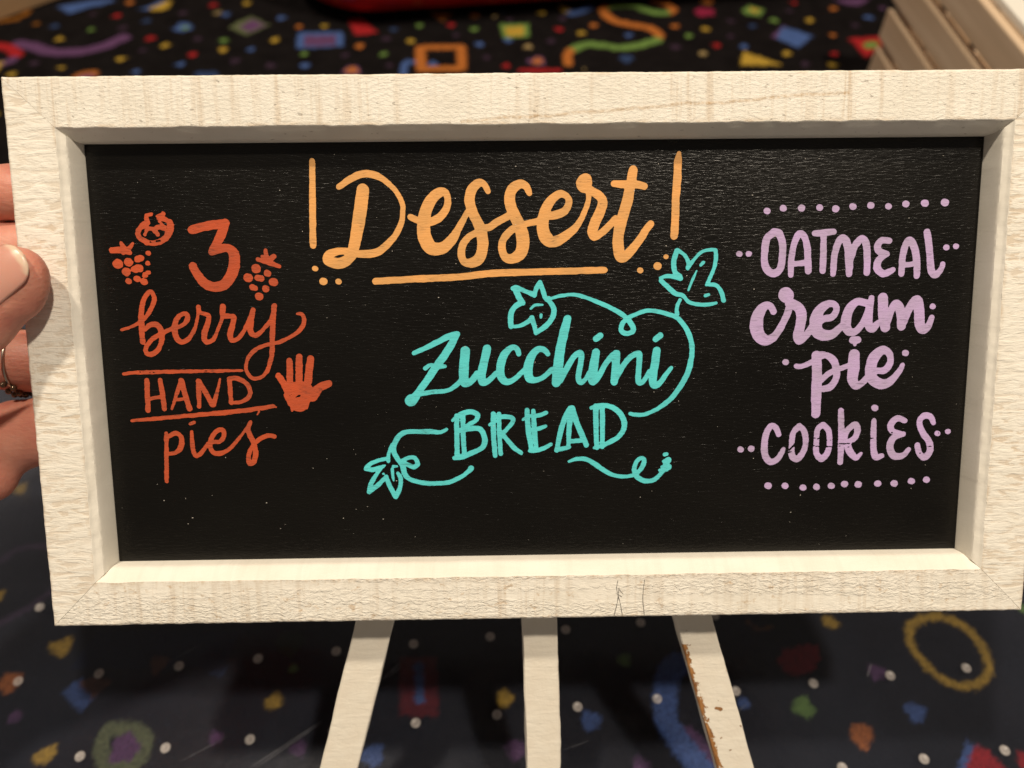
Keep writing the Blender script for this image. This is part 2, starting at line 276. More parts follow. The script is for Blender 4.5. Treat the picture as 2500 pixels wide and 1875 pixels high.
  [(64.5,112.94,0.88),(64.73,112.89,0.88)],
  [(125.4,114.22,0.89),(125.63,114.17,0.89)],
  [(128.31,114.53,0.89),(128.54,114.47,0.89)],
  [(72.02,119.14,1.19),(70.03,117.48,1.16),(69.43,113.13,1.11),(69.69,109.42,1.17),(71.07,107.37,1.2),(72.8,106.95,1.2),(74.47,108.35,1.13),(75.0,112.4,1.06),(74.86,116.09,1.11),(73.73,118.78,1.19),(72.01,119.3,1.19)],
  [(77.81,106.28,0.89),(77.79,111.02,0.99),(78.46,115.72,0.99),(79.88,118.72,1.11),(81.63,117.7,1.06),(82.65,113.66,1.06),(83.16,107.41,1.03)],
  [(78.19,109.66,0.89),(82.64,110.02,0.89)],
  [(84.65,118.84,0.94),(87.38,118.98,1.03),(90.44,119.28,0.94)],
  [(87.41,118.31,0.94),(87.61,112.26,0.99),(87.55,107.53,0.95)],
  [(90.87,106.48,0.9),(91.11,112.23,1.03),(92.12,116.25,1.03),(93.61,117.41,1.11),(94.91,115.21,1.2),(95.64,110.83,1.29),(95.86,106.42,0.95)],
  [(95.82,110.83,1.29),(97.16,114.86,1.11),(99.27,117.02,1.11),(100.74,115.15,1.11),(101.23,110.43,1.07),(101.29,106.7,1.0)],
  [(107.7,116.43,0.94),(105.3,116.45,1.03),(104.19,114.78,1.12),(104.97,113.09,1.07),(107.24,112.39,0.86)],
  [(106.91,112.23,0.77),(104.93,110.73,1.07),(104.37,108.37,1.21),(106.2,106.48,1.12),(108.24,106.97,1.0),(109.41,107.63,0.72)],
  [(112.07,106.25,0.9),(112.12,111.33,1.0),(112.9,115.36,1.06),(114.22,116.36,1.17),(115.74,113.99,1.13),(116.72,109.25,1.1),(116.87,105.69,1.0)],
  [(112.95,108.95,0.78),(116.37,109.32,0.78)],
  [(119.2,118.99,0.99),(120.16,114.62,1.12),(120.92,109.21,1.12),(121.55,106.48,1.12),(122.79,105.96,1.12),(124.25,107.47,0.86),(124.72,109.16,0.78)],
 ],
 'cream': [
  [(122.34,96.22,0.9),(122.58,96.16,0.9)],
  [(72.89,95.07,1.04),(71.79,96.8,1.04),(70.06,96.82,1.3),(68.24,94.44,1.82),(67.66,91.0,2.08),(68.28,88.23,2.0),(70.07,86.47,1.74),(72.16,86.45,1.39),(74.5,88.85,1.13),(76.76,93.31,1.13),(77.84,96.73,1.12)],
  [(76.42,100.34,2.28),(76.71,100.0,2.28)],
  [(77.8,97.76,1.56),(80.45,96.36,1.47),(81.57,94.28,1.65),(81.36,90.84,1.56),(80.8,87.73,1.56),(81.21,86.16,1.39),(82.9,87.19,1.04),(84.88,89.76,1.22)],
  [(84.87,90.11,1.04),(88.57,92.65,1.04),(90.98,93.14,1.08),(92.44,95.19,1.01),(91.83,97.08,0.95),(89.74,97.28,1.21),(87.4,95.59,1.56),(86.15,92.51,1.91),(86.65,89.05,1.91),(88.8,87.63,1.74),(91.57,87.95,1.39),(94.23,90.34,1.04)],
  [(101.5,97.49,1.13),(98.71,97.86,1.13),(96.41,95.49,1.47),(95.56,91.71,1.65),(96.39,88.93,1.39),(98.49,88.56,1.13),(100.48,90.61,1.04),(102.03,94.05,1.04),(103.16,98.84,0.87)],
  [(103.15,99.01,0.87),(102.88,94.38,1.04),(102.74,90.59,1.31),(104.01,89.53,1.31),(105.66,91.24,0.96)],
  [(106.79,98.97,1.56),(107.05,94.33,1.65),(108.0,89.83,1.57)],
  [(108.42,91.56,1.22),(109.6,95.33,1.13),(111.23,97.03,1.39),(112.61,94.27,1.48),(113.03,90.12,1.31)],
  [(113.64,91.49,1.22),(115.13,95.62,1.3),(117.42,97.99,1.65),(118.33,94.55,1.65),(118.74,90.74,1.57),(119.72,89.0,1.4),(121.4,90.02,1.05),(122.44,92.77,0.87)],
 ],
 'pie': [
  [(97.93,85.96,1.15),(99.5,85.94,1.15)],
  [(98.71,85.61,1.15),(98.77,84.56,0.59)],
  [(80.67,78.01,0.79),(82.59,77.98,0.79),(85.34,79.17,0.87)],
  [(86.82,81.25,1.48),(87.24,75.64,1.58),(87.37,68.58,1.62),(87.46,62.71,1.41)],
  [(87.35,81.07,1.48),(89.78,81.39,0.96),(92.12,79.79,1.22),(93.31,76.97,1.14),(93.28,73.8,1.05),(91.64,71.35,1.14),(89.57,70.67,1.05)],
  [(88.74,73.51,0.88),(91.09,75.59,0.88),(94.18,76.96,0.84),(97.28,77.97,0.88)],
  [(98.68,81.46,1.66),(98.72,77.25,1.93),(98.55,73.74,1.67),(99.71,71.6,1.32),(101.43,72.29,1.05),(103.43,74.38,1.05)],
  [(103.41,74.73,1.05),(106.14,76.1,0.97),(108.58,76.43,1.14),(110.19,78.86,1.05),(109.68,81.67,1.05),(107.52,82.74,1.31),(105.19,80.68,1.75),(104.14,77.54,1.75),(104.48,74.37,1.76),(106.71,72.22,1.67),(109.52,72.18,1.41),(111.86,74.27,1.05),(113.65,76.71,0.88),(114.1,77.94,0.74)],
  [(77.11,79.35,0.95),(77.35,79.28,0.95)],
  [(114.63,81.71,0.99),(114.88,81.65,0.99)],
 ],
 'cookies': [
  [(63.82,51.55,0.97),(64.07,51.49,0.97)],
  [(67.18,51.76,0.97),(67.43,51.69,0.97)],
  [(126.5,55.91,0.87),(126.72,55.85,0.87)],
  [(129.77,56.51,0.8),(129.98,56.46,0.8)],
  [(105.94,64.43,1.03),(106.21,64.36,1.03)],
  [(72.98,39.54,1.04),(73.25,39.47,1.04)],
  [(78.44,39.53,1.04),(78.71,39.46,1.04)],
  [(84.26,38.82,1.01),(84.52,38.75,1.01)],
  [(88.58,38.94,1.01),(88.84,38.87,1.01)],
  [(93.29,39.24,1.01),(93.55,39.17,1.01)],
  [(97.51,39.83,1.04),(97.78,39.76,1.04)],
  [(101.93,39.62,1.04),(102.2,39.55,1.04)],
  [(108.29,39.82,1.04),(108.56,39.75,1.04)],
  [(113.56,39.74,1.04),(113.83,39.67,1.05)],
  [(119.07,40.47,1.01),(119.33,40.4,1.01)],
  [(123.88,40.8,1.05),(124.15,40.73,1.05)],
  [(75.89,56.25,0.8),(74.92,58.41,0.97),(73.31,58.97,0.97),(71.82,56.3,1.03),(71.52,52.71,1.03),(71.88,49.45,1.1),(73.55,47.44,1.07),(75.65,48.13,0.98),(77.0,50.1,0.89),(77.59,51.54,0.71)],
  [(82.33,58.67,0.97),(80.64,56.9,0.92),(80.17,52.59,0.92),(80.4,49.33,1.07),(82.05,48.22,1.07),(83.91,50.37,0.92),(84.59,53.61,0.89),(83.98,57.21,0.92),(82.32,58.85,0.97)],
  [(89.74,59.11,0.97),(88.21,57.51,0.89),(88.03,53.56,0.89),(88.19,49.94,0.98),(89.87,48.18,1.07),(91.57,49.9,0.92),(92.24,53.14,0.89),(91.77,57.11,0.92),(90.09,59.1,0.97)],
  [(95.35,63.68,0.92),(95.83,55.97,0.98),(95.98,46.93,0.89)],
  [(96.73,53.44,0.89),(97.62,57.02,0.89),(99.99,59.14,1.06),(100.97,57.34,1.06),(100.21,54.83,0.98),(97.46,53.07,0.89)],
  [(97.82,53.06,1.07),(99.03,50.15,1.16),(100.9,48.31,0.89),(102.43,49.74,0.45)],
  [(106.05,60.32,0.8),(106.19,55.83,0.98),(106.44,51.13,1.03),(107.31,48.4,1.03),(109.24,48.92,0.75)],
  [(115.87,60.18,0.8),(113.34,60.93,0.97),(111.51,58.99,1.06),(112.17,56.82,0.98),(115.77,55.88,0.75)],
  [(115.43,55.7,0.8),(112.65,54.66,1.07),(111.57,51.79,1.16),(112.98,48.87,1.21),(115.84,48.83,0.98),(117.68,50.79,0.75)],
  [(125.07,59.34,0.71),(123.95,61.33,0.98),(121.81,61.53,1.06),(120.51,59.58,0.92),(121.78,56.33,0.98),(123.92,53.42,1.03),(124.64,50.52,1.07),(123.01,48.18,1.07),(121.14,49.48,0.98),(120.33,52.2,0.89)],
 ],
}
WORN = [[(79.62,51.33,0.28),(81.14,53.11,0.32)],
 [(87.2,52.31,0.14),(93.25,51.97,0.18)],
 [(87.26,55.01,0.11),(88.52,54.63,0.14)],
 [(95.16,52.92,0.21),(101.0,53.2,0.14)],
 [(95.01,52.38,0.11),(98.59,51.79,0.18)],
 [(105.36,54.69,0.16),(106.97,54.56,0.09)],
 [(79.47,50.43,0.14),(80.88,50.77,0.14)],
 [(91.03,54.06,0.11),(93.15,54.21,0.11)],
 [(123.86,51.61,0.09),(125.45,51.77,0.11)],
 [(121.32,49.47,0.14),(122.42,49.1,0.14)],
 [(110.77,56.48,0.09),(112.55,56.28,0.09)],
 [(126.1,55.55,0.11),(126.95,56.08,0.14)],
 [(-75.57,70.23,0.24),(-74.51,70.74,0.21)],
 [(-77.97,70.61,0.1),(-77.26,70.96,0.1)],
 [(-123.85,78.71,0.07),(-118.73,78.54,0.07)],
 [(-105.02,78.65,0.07),(-102.61,78.79,0.07)],
 [(-117.45,118.43,0.13),(-114.42,118.63,0.13)]]
CARPET = [
 ('y','d',[(-405.0,716.7)],3.4),
 ('y','d',[(-306.2,703.2)],3.5),
 ('y','d',[(-338.3,679.0)],3.6),
 ('y','d',[(-385.1,665.8)],2.8),
 ('y','d',[(-423.8,655.1)],3.1),
 ('y','d',[(-252.8,695.2)],3.7),
 ('y','d',[(-250.3,784.9)],3.3),
 ('O','d',[(-436.8,746.2)],2.9),
 ('t','d',[(-274.0,765.9)],2.7),
 ('r','d',[(-367.2,760.9)],3.3),
 ('r','d',[(-323.4,716.8)],4.2),
 ('r','d',[(-278.0,686.9)],3.4),
 ('r','d',[(-281.4,781.5)],3.8),
 ('b','d',[(-265.3,761.9)],3.7),
 ('b','d',[(-284.4,669.9)],3.4),
 ('b','d',[(-318.6,658.2)],3.2),
 ('b','d',[(-228.1,695.5)],3.3),
 ('B','d',[(-417.9,741.0)],3.5),
 ('B','d',[(-336.3,750.1)],3.7),
 ('g','d',[(-382.3,733.9)],3.1),
 ('g','d',[(-256.2,711.7)],3.3),
 ('d','d',[(-391.1,764.7)],3.3),
 ('d','d',[(-353.9,736.9)],3.8),
 ('d','d',[(-306.4,765.9)],4.0),
 ('d','d',[(-280.3,715.2)],3.4),
 ('d','d',[(-323.7,694.7)],2.9),
 ('d','d',[(-238.0,675.3)],3.9),
 ('d','d',[(-411.6,673.5)],4.0),
 ('o','d',[(-362.7,788.1)],3.4),
 ('b','d',[(-299.1,737.7)],8.1),
 ('g','d',[(-297.1,736.1)],3.2),
 ('p','l',[(-438.8,707.6),(-423.8,703.2),(-408.3,694.7),(-387.2,692.4),(-368.4,697.3),(-356.4,707.6),(-348.2,718.2)],6.5),
 ('r','l',[(-459.3,704.7),(-449.6,703.5),(-440.3,698.2),(-432.2,687.8)],5.5),
 ('p','l',[(-432.8,681.7),(-435.5,675.7),(-444.3,672.9)],4.5),
 ('b','p',[(-429.9,780.6),(-411.4,787.6),(-383.4,797.0),(-378.8,789.5),(-399.3,777.8),(-413.9,766.2)],0),
 ('O','l',[(-474.9,750.8),(-460.6,755.2),(-454.2,766.7),(-456.5,778.5)],3.5),
 ('b','p',[(-352.0,773.6),(-341.6,779.4),(-333.2,792.6),(-328.4,791.3),(-340.6,771.8)],0),
 ('y','p',[(-341.0,773.4),(-328.4,791.3),(-324.6,793.7),(-322.7,774.4),(-332.7,771.0)],0),
 ('o','d',[(-359.4,650.5)],9.8),
 ('p','d',[(-358.1,648.0)],7.1),
 ('B','d',[(-257.3,649.3)],9.8),
 ('e','p',[(-257.6,736.7),(-240.8,758.1),(-220.3,740.7),(-237.4,721.1)],0),
 ('p','p',[(-248.8,737.5),(-238.0,752.3),(-223.9,740.3),(-236.8,727.2)],0),
 ('b','p',[(-191.6,725.9),(-151.9,727.0),(-147.7,700.4),(-188.8,696.7)],0),
 ('p','p',[(-185.0,720.4),(-156.9,721.1),(-154.3,701.9),(-182.7,700.2)],0),
 ('r','p',[(-150.1,750.0),(-138.8,754.4),(-119.6,723.9),(-139.0,720.3)],0),
 ('o','p',[(-74.9,762.8),(-51.6,762.5),(-62.1,745.9)],0),
 ('b','l',[(-90.0,650.1),(-90.1,669.5),(-82.3,671.4)],3.0),
 ('b','d',[(-66.2,668.3)],4.0),
 ('o','L',[(-79.2,696.8),(-43.5,697.4),(-40.8,661.1),(-75.7,659.2),(-79.2,696.8)],4.25),
 ('p','d',[(-135.0,657.4)],7.9),
 ('o','d',[(-135.1,658.3)],5.4),
 ('y','d',[(-210.3,712.1)],3.8),
 ('y','d',[(-169.7,737.4)],3.2),
 ('y','d',[(-88.6,708.5)],3.7),
 ('o','d',[(-192.8,737.7)],3.2),
 ('o','d',[(-133.0,700.0)],4.1),
 ('o','d',[(-32.5,756.9)],3.9),
 ('b','d',[(-212.5,754.7)],3.6),
 ('b','d',[(-176.3,666.6)],3.9),
 ('b','d',[(-27.3,702.4)],3.7),
 ('B','d',[(-105.6,730.8)],3.4),
 ('B','d',[(-6.2,763.1)],3.0),
 ('g','d',[(-179.8,686.7)],3.4),
 ('g','d',[(-110.3,685.4)],3.4),
 ('g','d',[(-82.4,737.8)],3.2),
 ('g','d',[(-32.4,730.5)],3.5),
 ('r','d',[(-53.8,738.6)],3.4),
 ('r','d',[(-3.0,663.6)],3.2),
 ('d','d',[(-205.7,667.0)],4.4),
 ('d','d',[(-110.8,713.4)],3.8),
 ('d','d',[(-143.8,684.2)],3.1),
 ('d','d',[(-103.2,665.8)],3.1),
 ('d','d',[(-20.0,678.7)],3.4),
 ('d','d',[(-48.3,718.7)],3.0),
 ('d','d',[(-0.3,748.0)],3.0),
 ('t','d',[(-14.0,754.6)],2.1),
 ('g','p',[(-9.6,739.1),(16.9,739.9),(17.5,715.7),(-5.3,712.7)],0),
 ('y','p',[(-5.4,733.9),(12.6,735.0),(12.9,718.3),(-2.2,717.0)],0),
 ('b','d',[(-1.7,709.5)],3.7),
 ('y','d',[(30.0,762.1)],3.7),
 ('y','d',[(65.1,721.6)],3.5),
 ('y','d',[(177.3,727.8)],3.8),
 ('t','d',[(16.1,696.6)],3.7),
 ('t','d',[(168.2,682.8)],3.4),
 ('y','p',[(204.6,686.0),(233.8,662.6),(196.9,663.7)],0),
 ('y','l',[(49.1,773.0),(55.2,763.4)],4.0),
 ('b','l',[(57.2,760.4),(64.9,762.2),(75.2,771.9)],4.5),
 ('o','l',[(137.5,782.1),(146.9,778.1),(153.2,768.0),(151.4,762.2),(145.7,759.9)],4.0),
 ('g','l',[(90.4,771.2),(100.6,774.7),(114.7,774.5),(125.0,768.4),(136.0,760.0),(145.7,759.9)],4.25),
 ('o','l',[(89.4,771.7),(87.7,764.2),(92.0,750.2),(101.9,741.0),(116.1,735.2),(127.2,730.6),(133.8,719.6),(132.7,711.0)],4.5),
 ('g','l',[(131.4,708.2),(120.8,701.6),(105.9,695.5),(93.6,694.6),(81.7,698.9),(69.5,701.2),(60.0,696.1),(54.6,690.0)],5.0),
 ('o','l',[(53.1,690.0),(50.0,679.8),(49.9,666.8)],4.0),
 ('m','p',[(171.7,760.7),(178.5,769.6),(191.5,766.3),(189.9,754.7),(175.9,752.6)],0),
 ('o','d',[(188.1,781.9)],5.3),
 ('g','p',[(217.6,763.6),(226.2,774.6),(238.4,764.5),(231.5,751.8),(220.6,756.6)],0),
 ('y','p',[(223.2,764.7),(227.4,769.4),(234.0,764.1),(229.4,757.6)],0),
 ('b','d',[(106.9,716.7)],3.5),
 ('b','d',[(206.3,695.3)],3.7),
 ('B','d',[(100.9,675.2)],6.0),
 ('B','d',[(221.3,732.8)],3.5),
 ('r','d',[(44.5,728.8)],3.6),
 ('r','d',[(182.6,697.1)],3.5),
 ('o','d',[(76.6,736.4)],3.6),
 ('o','d',[(150.3,733.7)],3.6),
 ('d','d',[(36.4,706.9)],4.1),
 ('d','d',[(48.6,749.7)],3.4),
 ('d','d',[(203.1,743.1)],3.2),
 ('d','d',[(198.0,714.5)],3.2),
 ('d','d',[(145.6,695.0)],4.1),
 ('g','d',[(160.7,714.9)],3.3),
 ('p','d',[(23.2,672.1)],7.4),
 ('o','d',[(23.7,672.1)],5.1),
 ('r','l',[(9.5,655.6),(41.0,655.3)],3.0),
 ('t','d',[(63.3,658.9)],1.6),
 ('r','d',[(269.5,778.9)],3.0),
 ('r','d',[(282.8,681.0)],3.2),
 ('o','d',[(303.6,766.5)],3.5),
 ('o','d',[(289.7,715.0)],2.8),
 ('y','d',[(276.3,743.7)],3.6),
 ('y','d',[(241.4,682.5)],3.6),
 ('y','d',[(275.9,662.1)],3.3),
 ('g','d',[(243.3,743.7)],3.6),
 ('b','d',[(331.4,748.2)],3.9),
 ('d','d',[(261.6,761.9)],3.5),
 ('d','d',[(315.1,733.8)],3.4),
 ('d','d',[(253.2,664.4)],3.6),
 ('p','d',[(349.7,766.6)],2.6),
 ('p','p',[(234.4,714.0),(250.1,733.5),(252.1,727.9),(239.0,706.4)],0),
 ('b','p',[(248.6,731.3),(271.6,713.5),(253.3,692.6),(237.6,709.7)],0),
 ('p','p',[(307.9,785.1),(343.7,787.1),(329.4,771.6),(320.0,772.9)],0),
 ('r','p',[(302.5,708.8),(333.3,711.7),(328.9,696.9),(307.9,673.6)],0),
 ('g','p',[(312.2,699.2),(321.8,704.3),(326.7,700.1),(323.0,690.7),(313.6,689.8)],0),
 ('n','p',[(-195.8,141.0),(-189.1,158.1),(-123.8,157.7),(-128.4,140.6)],0),
 ('y','p',[(-209.6,152.2),(-205.3,153.3),(-200.7,156.5),(-198.2,151.6),(-199.2,147.9),(-202.3,146.3),(-205.9,147.9)],0),
 ('y','d',[(-254.0,235.8)],2.9),
 ('y','d',[(-241.0,176.0)],2.4),
 ('o','d',[(-219.8,135.0)],4.7),
 ('d','l',[(-251.5,192.3),(-247.8,194.2),(-241.3,200.4),(-229.5,202.2),(-221.1,200.9)],1.7),
 ('d','l',[(-237.9,161.7),(-235.2,162.8),(-226.7,168.4),(-217.8,177.6)],1.7),
 ('b','p',[(-196.1,130.4),(-189.3,136.9),(-179.9,129.8),(-184.3,122.0)],0),
 ('w','p',[(-189.6,134.8),(-182.5,137.9),(-175.3,134.8),(-181.3,127.8)],0),
 ('w','d',[(-157.2,142.7)],3.7),
 ('B','p',[(-134.1,139.1),(-126.0,141.4),(-128.4,136.3)],0),
 ('y','d',[(-103.1,126.1)],3.6),
 ('e','l',[(-170.2,114.7),(-161.4,114.7),(-154.6,111.4),(-153.0,105.8),(-156.3,100.9),(-163.5,99.6),(-169.4,103.2),(-171.4,109.6),(-170.2,114.7)],3.25),
 ('p','d',[(-161.1,107.2)],5.8),
 ('y','p',[(-198.8,104.3),(-194.5,107.0),(-190.6,109.3),(-189.2,105.6),(-191.9,101.1),(-196.5,102.0)],0),
 ('p','d',[(-124.6,111.2)],2.7),
 ('p','d',[(-89.1,106.4)],3.1),
 ('p','d',[(-2.1,106.8)],2.1),
 ('G','d',[(-100.8,152.1)],6.2),
 ('g','d',[(-96.8,140.4)],1.8),
 ('R','p',[(-50.8,145.3),(-34.4,145.2),(-31.9,119.1),(-48.6,119.7)],0),
 ('b','l',[(-41.9,140.6),(-40.4,126.4)],2.0),
 ('y','d',[(-4.0,126.7)],3.6),
 ('b','d',[(-58.2,103.9)],4.4),
 ('p','d',[(-185.6,167.0)],3.2),
 ('p','d',[(-212.1,120.2)],2.5),
 ('y','p',[(140.8,162.6),(145.7,163.1),(148.6,158.7),(145.7,157.0),(142.0,158.7)],0),
 ('y','l',[(180.5,159.0),(190.0,162.3),(198.4,162.0),(205.9,156.6),(209.6,146.9),(208.6,138.5),(203.1,132.4),(193.4,130.7),(185.7,134.6),(180.4,142.8),(177.9,150.3),(180.5,159.0)],1.8),
 ('O','l',[(107.3,161.7),(110.6,157.2),(117.1,158.1)],0.8),
 ('r','p',[(116.3,142.2),(120.0,147.4),(128.7,149.5),(136.0,149.5),(136.2,144.2),(131.1,138.0),(124.4,135.4),(119.7,137.0)],0),
 ('g','d',[(48.9,143.1)],2.9),
 ('g','d',[(235.0,166.5)],2.1),
 ('g','d',[(123.5,122.2)],4.5),
 ('p','l',[(72.6,111.9),(80.7,102.7),(88.8,94.6)],3.0),
 ('b','l',[(73.3,141.4),(68.1,137.3),(64.9,126.3),(64.7,116.6),(68.7,108.2),(76.9,96.5)],5.25),
 ('b','d',[(32.3,117.3)],4.1),
 ('b','d',[(98.1,124.1)],2.5),
 ('b','d',[(170.3,119.8)],4.3),
 ('p','d',[(159.2,136.8)],3.6),
 ('p','d',[(51.8,98.8)],3.8),
 ('p','d',[(1.0,105.8)],3.8),
 ('o','d',[(144.9,110.5)],4.7),
 ('b','p',[(178.9,95.9),(188.2,108.4),(191.2,106.1),(183.6,95.8)],0),
 ('r','p',[(182.2,95.8),(190.4,106.6),(195.3,104.2),(200.4,95.7)],0),
 ('r','d',[(209.4,99.2)],3.8),
]
YARN = {'y':(0.78,0.5,0.07),'o':(0.75,0.24,0.05),'r':(0.6,0.03,0.035),'b':(0.11,0.2,0.52),'g':(0.24,0.42,0.1),'p':(0.2,0.09,0.22),'d':(0.075,0.042,0.075),'t':(0.62,0.45,0.2),'m':(0.42,0.03,0.09),'B':(0.05,0.09,0.22),'n':(0.01,0.014,0.045),'k':(0.012,0.01,0.01),'R':(0.22,0.02,0.02),'w':(0.26,0.1,0.04),'G':(0.03,0.05,0.012),'O':(0.38,0.14,0.02),'e':(0.2,0.23,0.11)}
# stud0 [-0.21348005  0.133517    0.        ] stud8 [0.05725601 0.15834926 0.        ] step [0.03384201 0.00310403 0.        ]

# ------------------------------------------------------------------ helpers
def link(o, parent=None):
    COL.objects.link(o)
    if parent is not None:
        o.parent = parent
    return o

def mesh_obj(name, verts, faces, mat, parent=None, smooth=False):
    me = bpy.data.meshes.new(name)
    me.from_pydata([tuple(map(float, v)) for v in verts], [], [tuple(map(int, f)) for f in faces])
    me.update()
    if smooth:
        me.polygons.foreach_set('use_smooth', [True] * len(me.polygons))
    if mat is not None:
        me.materials.append(mat)
    return link(bpy.data.objects.new(name, me), parent)

def bm_obj(name, bm, mat, parent=None, smooth=False):
    me = bpy.data.meshes.new(name)
    bm.to_mesh(me)
    bm.free()
    if smooth:
        me.polygons.foreach_set('use_smooth', [True] * len(me.polygons))
    if mat is not None:
        me.materials.append(mat)
    return link(bpy.data.objects.new(name, me), parent)

def thing(name, label, cat, loc=(0, 0, 0), matrix=None, group=None):
    o = bpy.data.objects.new(name, None)
    o.empty_display_size = 0.02
    COL.objects.link(o)
    if matrix is not None:
        o.matrix_world = matrix
    else:
        o.location = loc
    o['label'] = label
    o['category'] = cat
    if group:
        o['group'] = group
    return o

def tag(o, label, cat, group=None):
    o['label'] = label
    o['category'] = cat
    if group:
        o['group'] = group
    return o

def box_bm(size, center=(0, 0, 0), bevel=0.0, seg=2):
    bm = bmesh.new()
    bmesh.ops.create_cube(bm, size=1.0)
    for v in bm.verts:
        v.co = Vector((v.co.x * size[0] + center[0], v.co.y * size[1] + center[1], v.co.z * size[2] + center[2]))
    if bevel > 0:
        bmesh.ops.bevel(bm, geom=list(bm.edges), offset=bevel, segments=seg, affect='EDGES', profile=0.5)
    return bm

def _hash(ix, iy, seed):
    h = (ix.astype(np.int64) * 374761393 + iy.astype(np.int64) * 668265263 + seed * 974634533) & 0xFFFFFFFF
    h = ((h ^ (h >> 13)) * 1274126177) & 0xFFFFFFFF
    return ((h ^ (h >> 16)) & 0xFFFF) / 65535.0

def vnoise(x, y, seed=0):
    """smooth value noise in -1..1"""
    x = np.asarray(x, float); y = np.asarray(y, float)
    ix = np.floor(x); iy = np.floor(y)
    fx = x - ix; fy = y - iy
    fx = fx * fx * (3 - 2 * fx); fy = fy * fy * (3 - 2 * fy)
    a = _hash(ix, iy, seed); b = _hash(ix + 1, iy, seed)
    c = _hash(ix, iy + 1, seed); d = _hash(ix + 1, iy + 1, seed)
    return ((a * (1 - fx) + b * fx) * (1 - fy) + (c * (1 - fx) + d * fx) * fy) * 2 - 1

# ------------------------------------------------------------------ materials
class NT:
    def __init__(self, name):
        self.mat = bpy.data.materials.new(name)
        self.mat.use_nodes = True
        self.t = self.mat.node_tree
        self.n = self.t.nodes
        self.bsdf = self.n['Principled BSDF']
        self.out = self.n['Material Output']
    def node(self, typ, **kw):
        nd = self.n.new(typ)
        for k, v in kw.items():
            if k.startswith('_'):
                setattr(nd, k[1:], v)
            else:
                nd.inputs[k.replace('__', ' ')].default_value = v
        return nd
    def l(self, a, b):
        self.t.links.new(a, b)
    def coord(self, kind='Object', scale=(1, 1, 1), loc=(0, 0, 0), rot=(0, 0, 0)):
        tc = self.node('ShaderNodeTexCoord')
        mp = self.node('ShaderNodeMapping')
        mp.inputs['Scale'].default_value = scale
        mp.inputs['Location'].default_value = loc
        mp.inputs['Rotation'].default_value = rot
        self.l(tc.outputs[kind], mp.inputs['Vector'])
        return mp.outputs['Vector']
    def noise(self, vec, scale=1.0, detail=3.0, rough=0.55, dist=0.0):
        nd = self.node('ShaderNodeTexNoise', Scale=scale, Detail=detail, Roughness=rough, Distortion=dist)
        self.l(vec, nd.inputs['Vector'])
        return nd.outputs['Fac']
    def ramp(self, fac, stops):
        nd = self.node('ShaderNodeValToRGB')
        cr = nd.color_ramp
        while len(cr.elements) < len(stops):
            cr.elements.new(0.5)
        for e, (p, c) in zip(cr.elements, stops):
            e.position = p
            e.color = (c, c, c, 1) if isinstance(c, (int, float)) else (*c, 1)
        self.l(fac, nd.inputs['Fac'])
        return nd.outputs['Color']
    def math(self, op, a, b=None, clamp=False):
        nd = self.node('ShaderNodeMath', _operation=op, _use_clamp=clamp)
        for i, v in enumerate((a, b)):
            if v is None:
                continue
            if isinstance(v, (int, float)):
                nd.inputs[i].default_value = v
            else:
                self.l(v, nd.inputs[i])
        return nd.outputs[0]
    def mix(self, fac, a, b, blend='MIX'):
        nd = self.node('ShaderNodeMix', _data_type='RGBA', _blend_type=blend)
        for sock, v in ((nd.inputs[0], fac), (nd.inputs[6], a), (nd.inputs[7], b)):
            if isinstance(v, tuple):
                sock.default_value = (*v, 1)
            elif isinstance(v, (int, float)):
                sock.default_value = v
            else:
                self.l(v, sock)
        return nd.outputs[2]
    def bump(self, height, strength=1.0, distance=0.001, prev=None):
        nd = self.node('ShaderNodeBump', Strength=strength, Distance=distance)
        self.l(height, nd.inputs['Height'])
        if prev is not None:
            self.l(prev, nd.inputs['Normal'])
        return nd.outputs['Normal']
    def set(self, **kw):
        for k, v in kw.items():
            s = self.bsdf.inputs[k.replace('__', ' ')]
            if isinstance(v, tuple):
                s.default_value = (*v, 1) if len(v) == 3 and s.type == 'RGBA' else v
            elif isinstance(v, (int, float)):
                s.default_value = v
            else:
                self.l(v, s)

CREAM = (0.84, 0.80, 0.715)
BARE = (0.50, 0.33, 0.17)

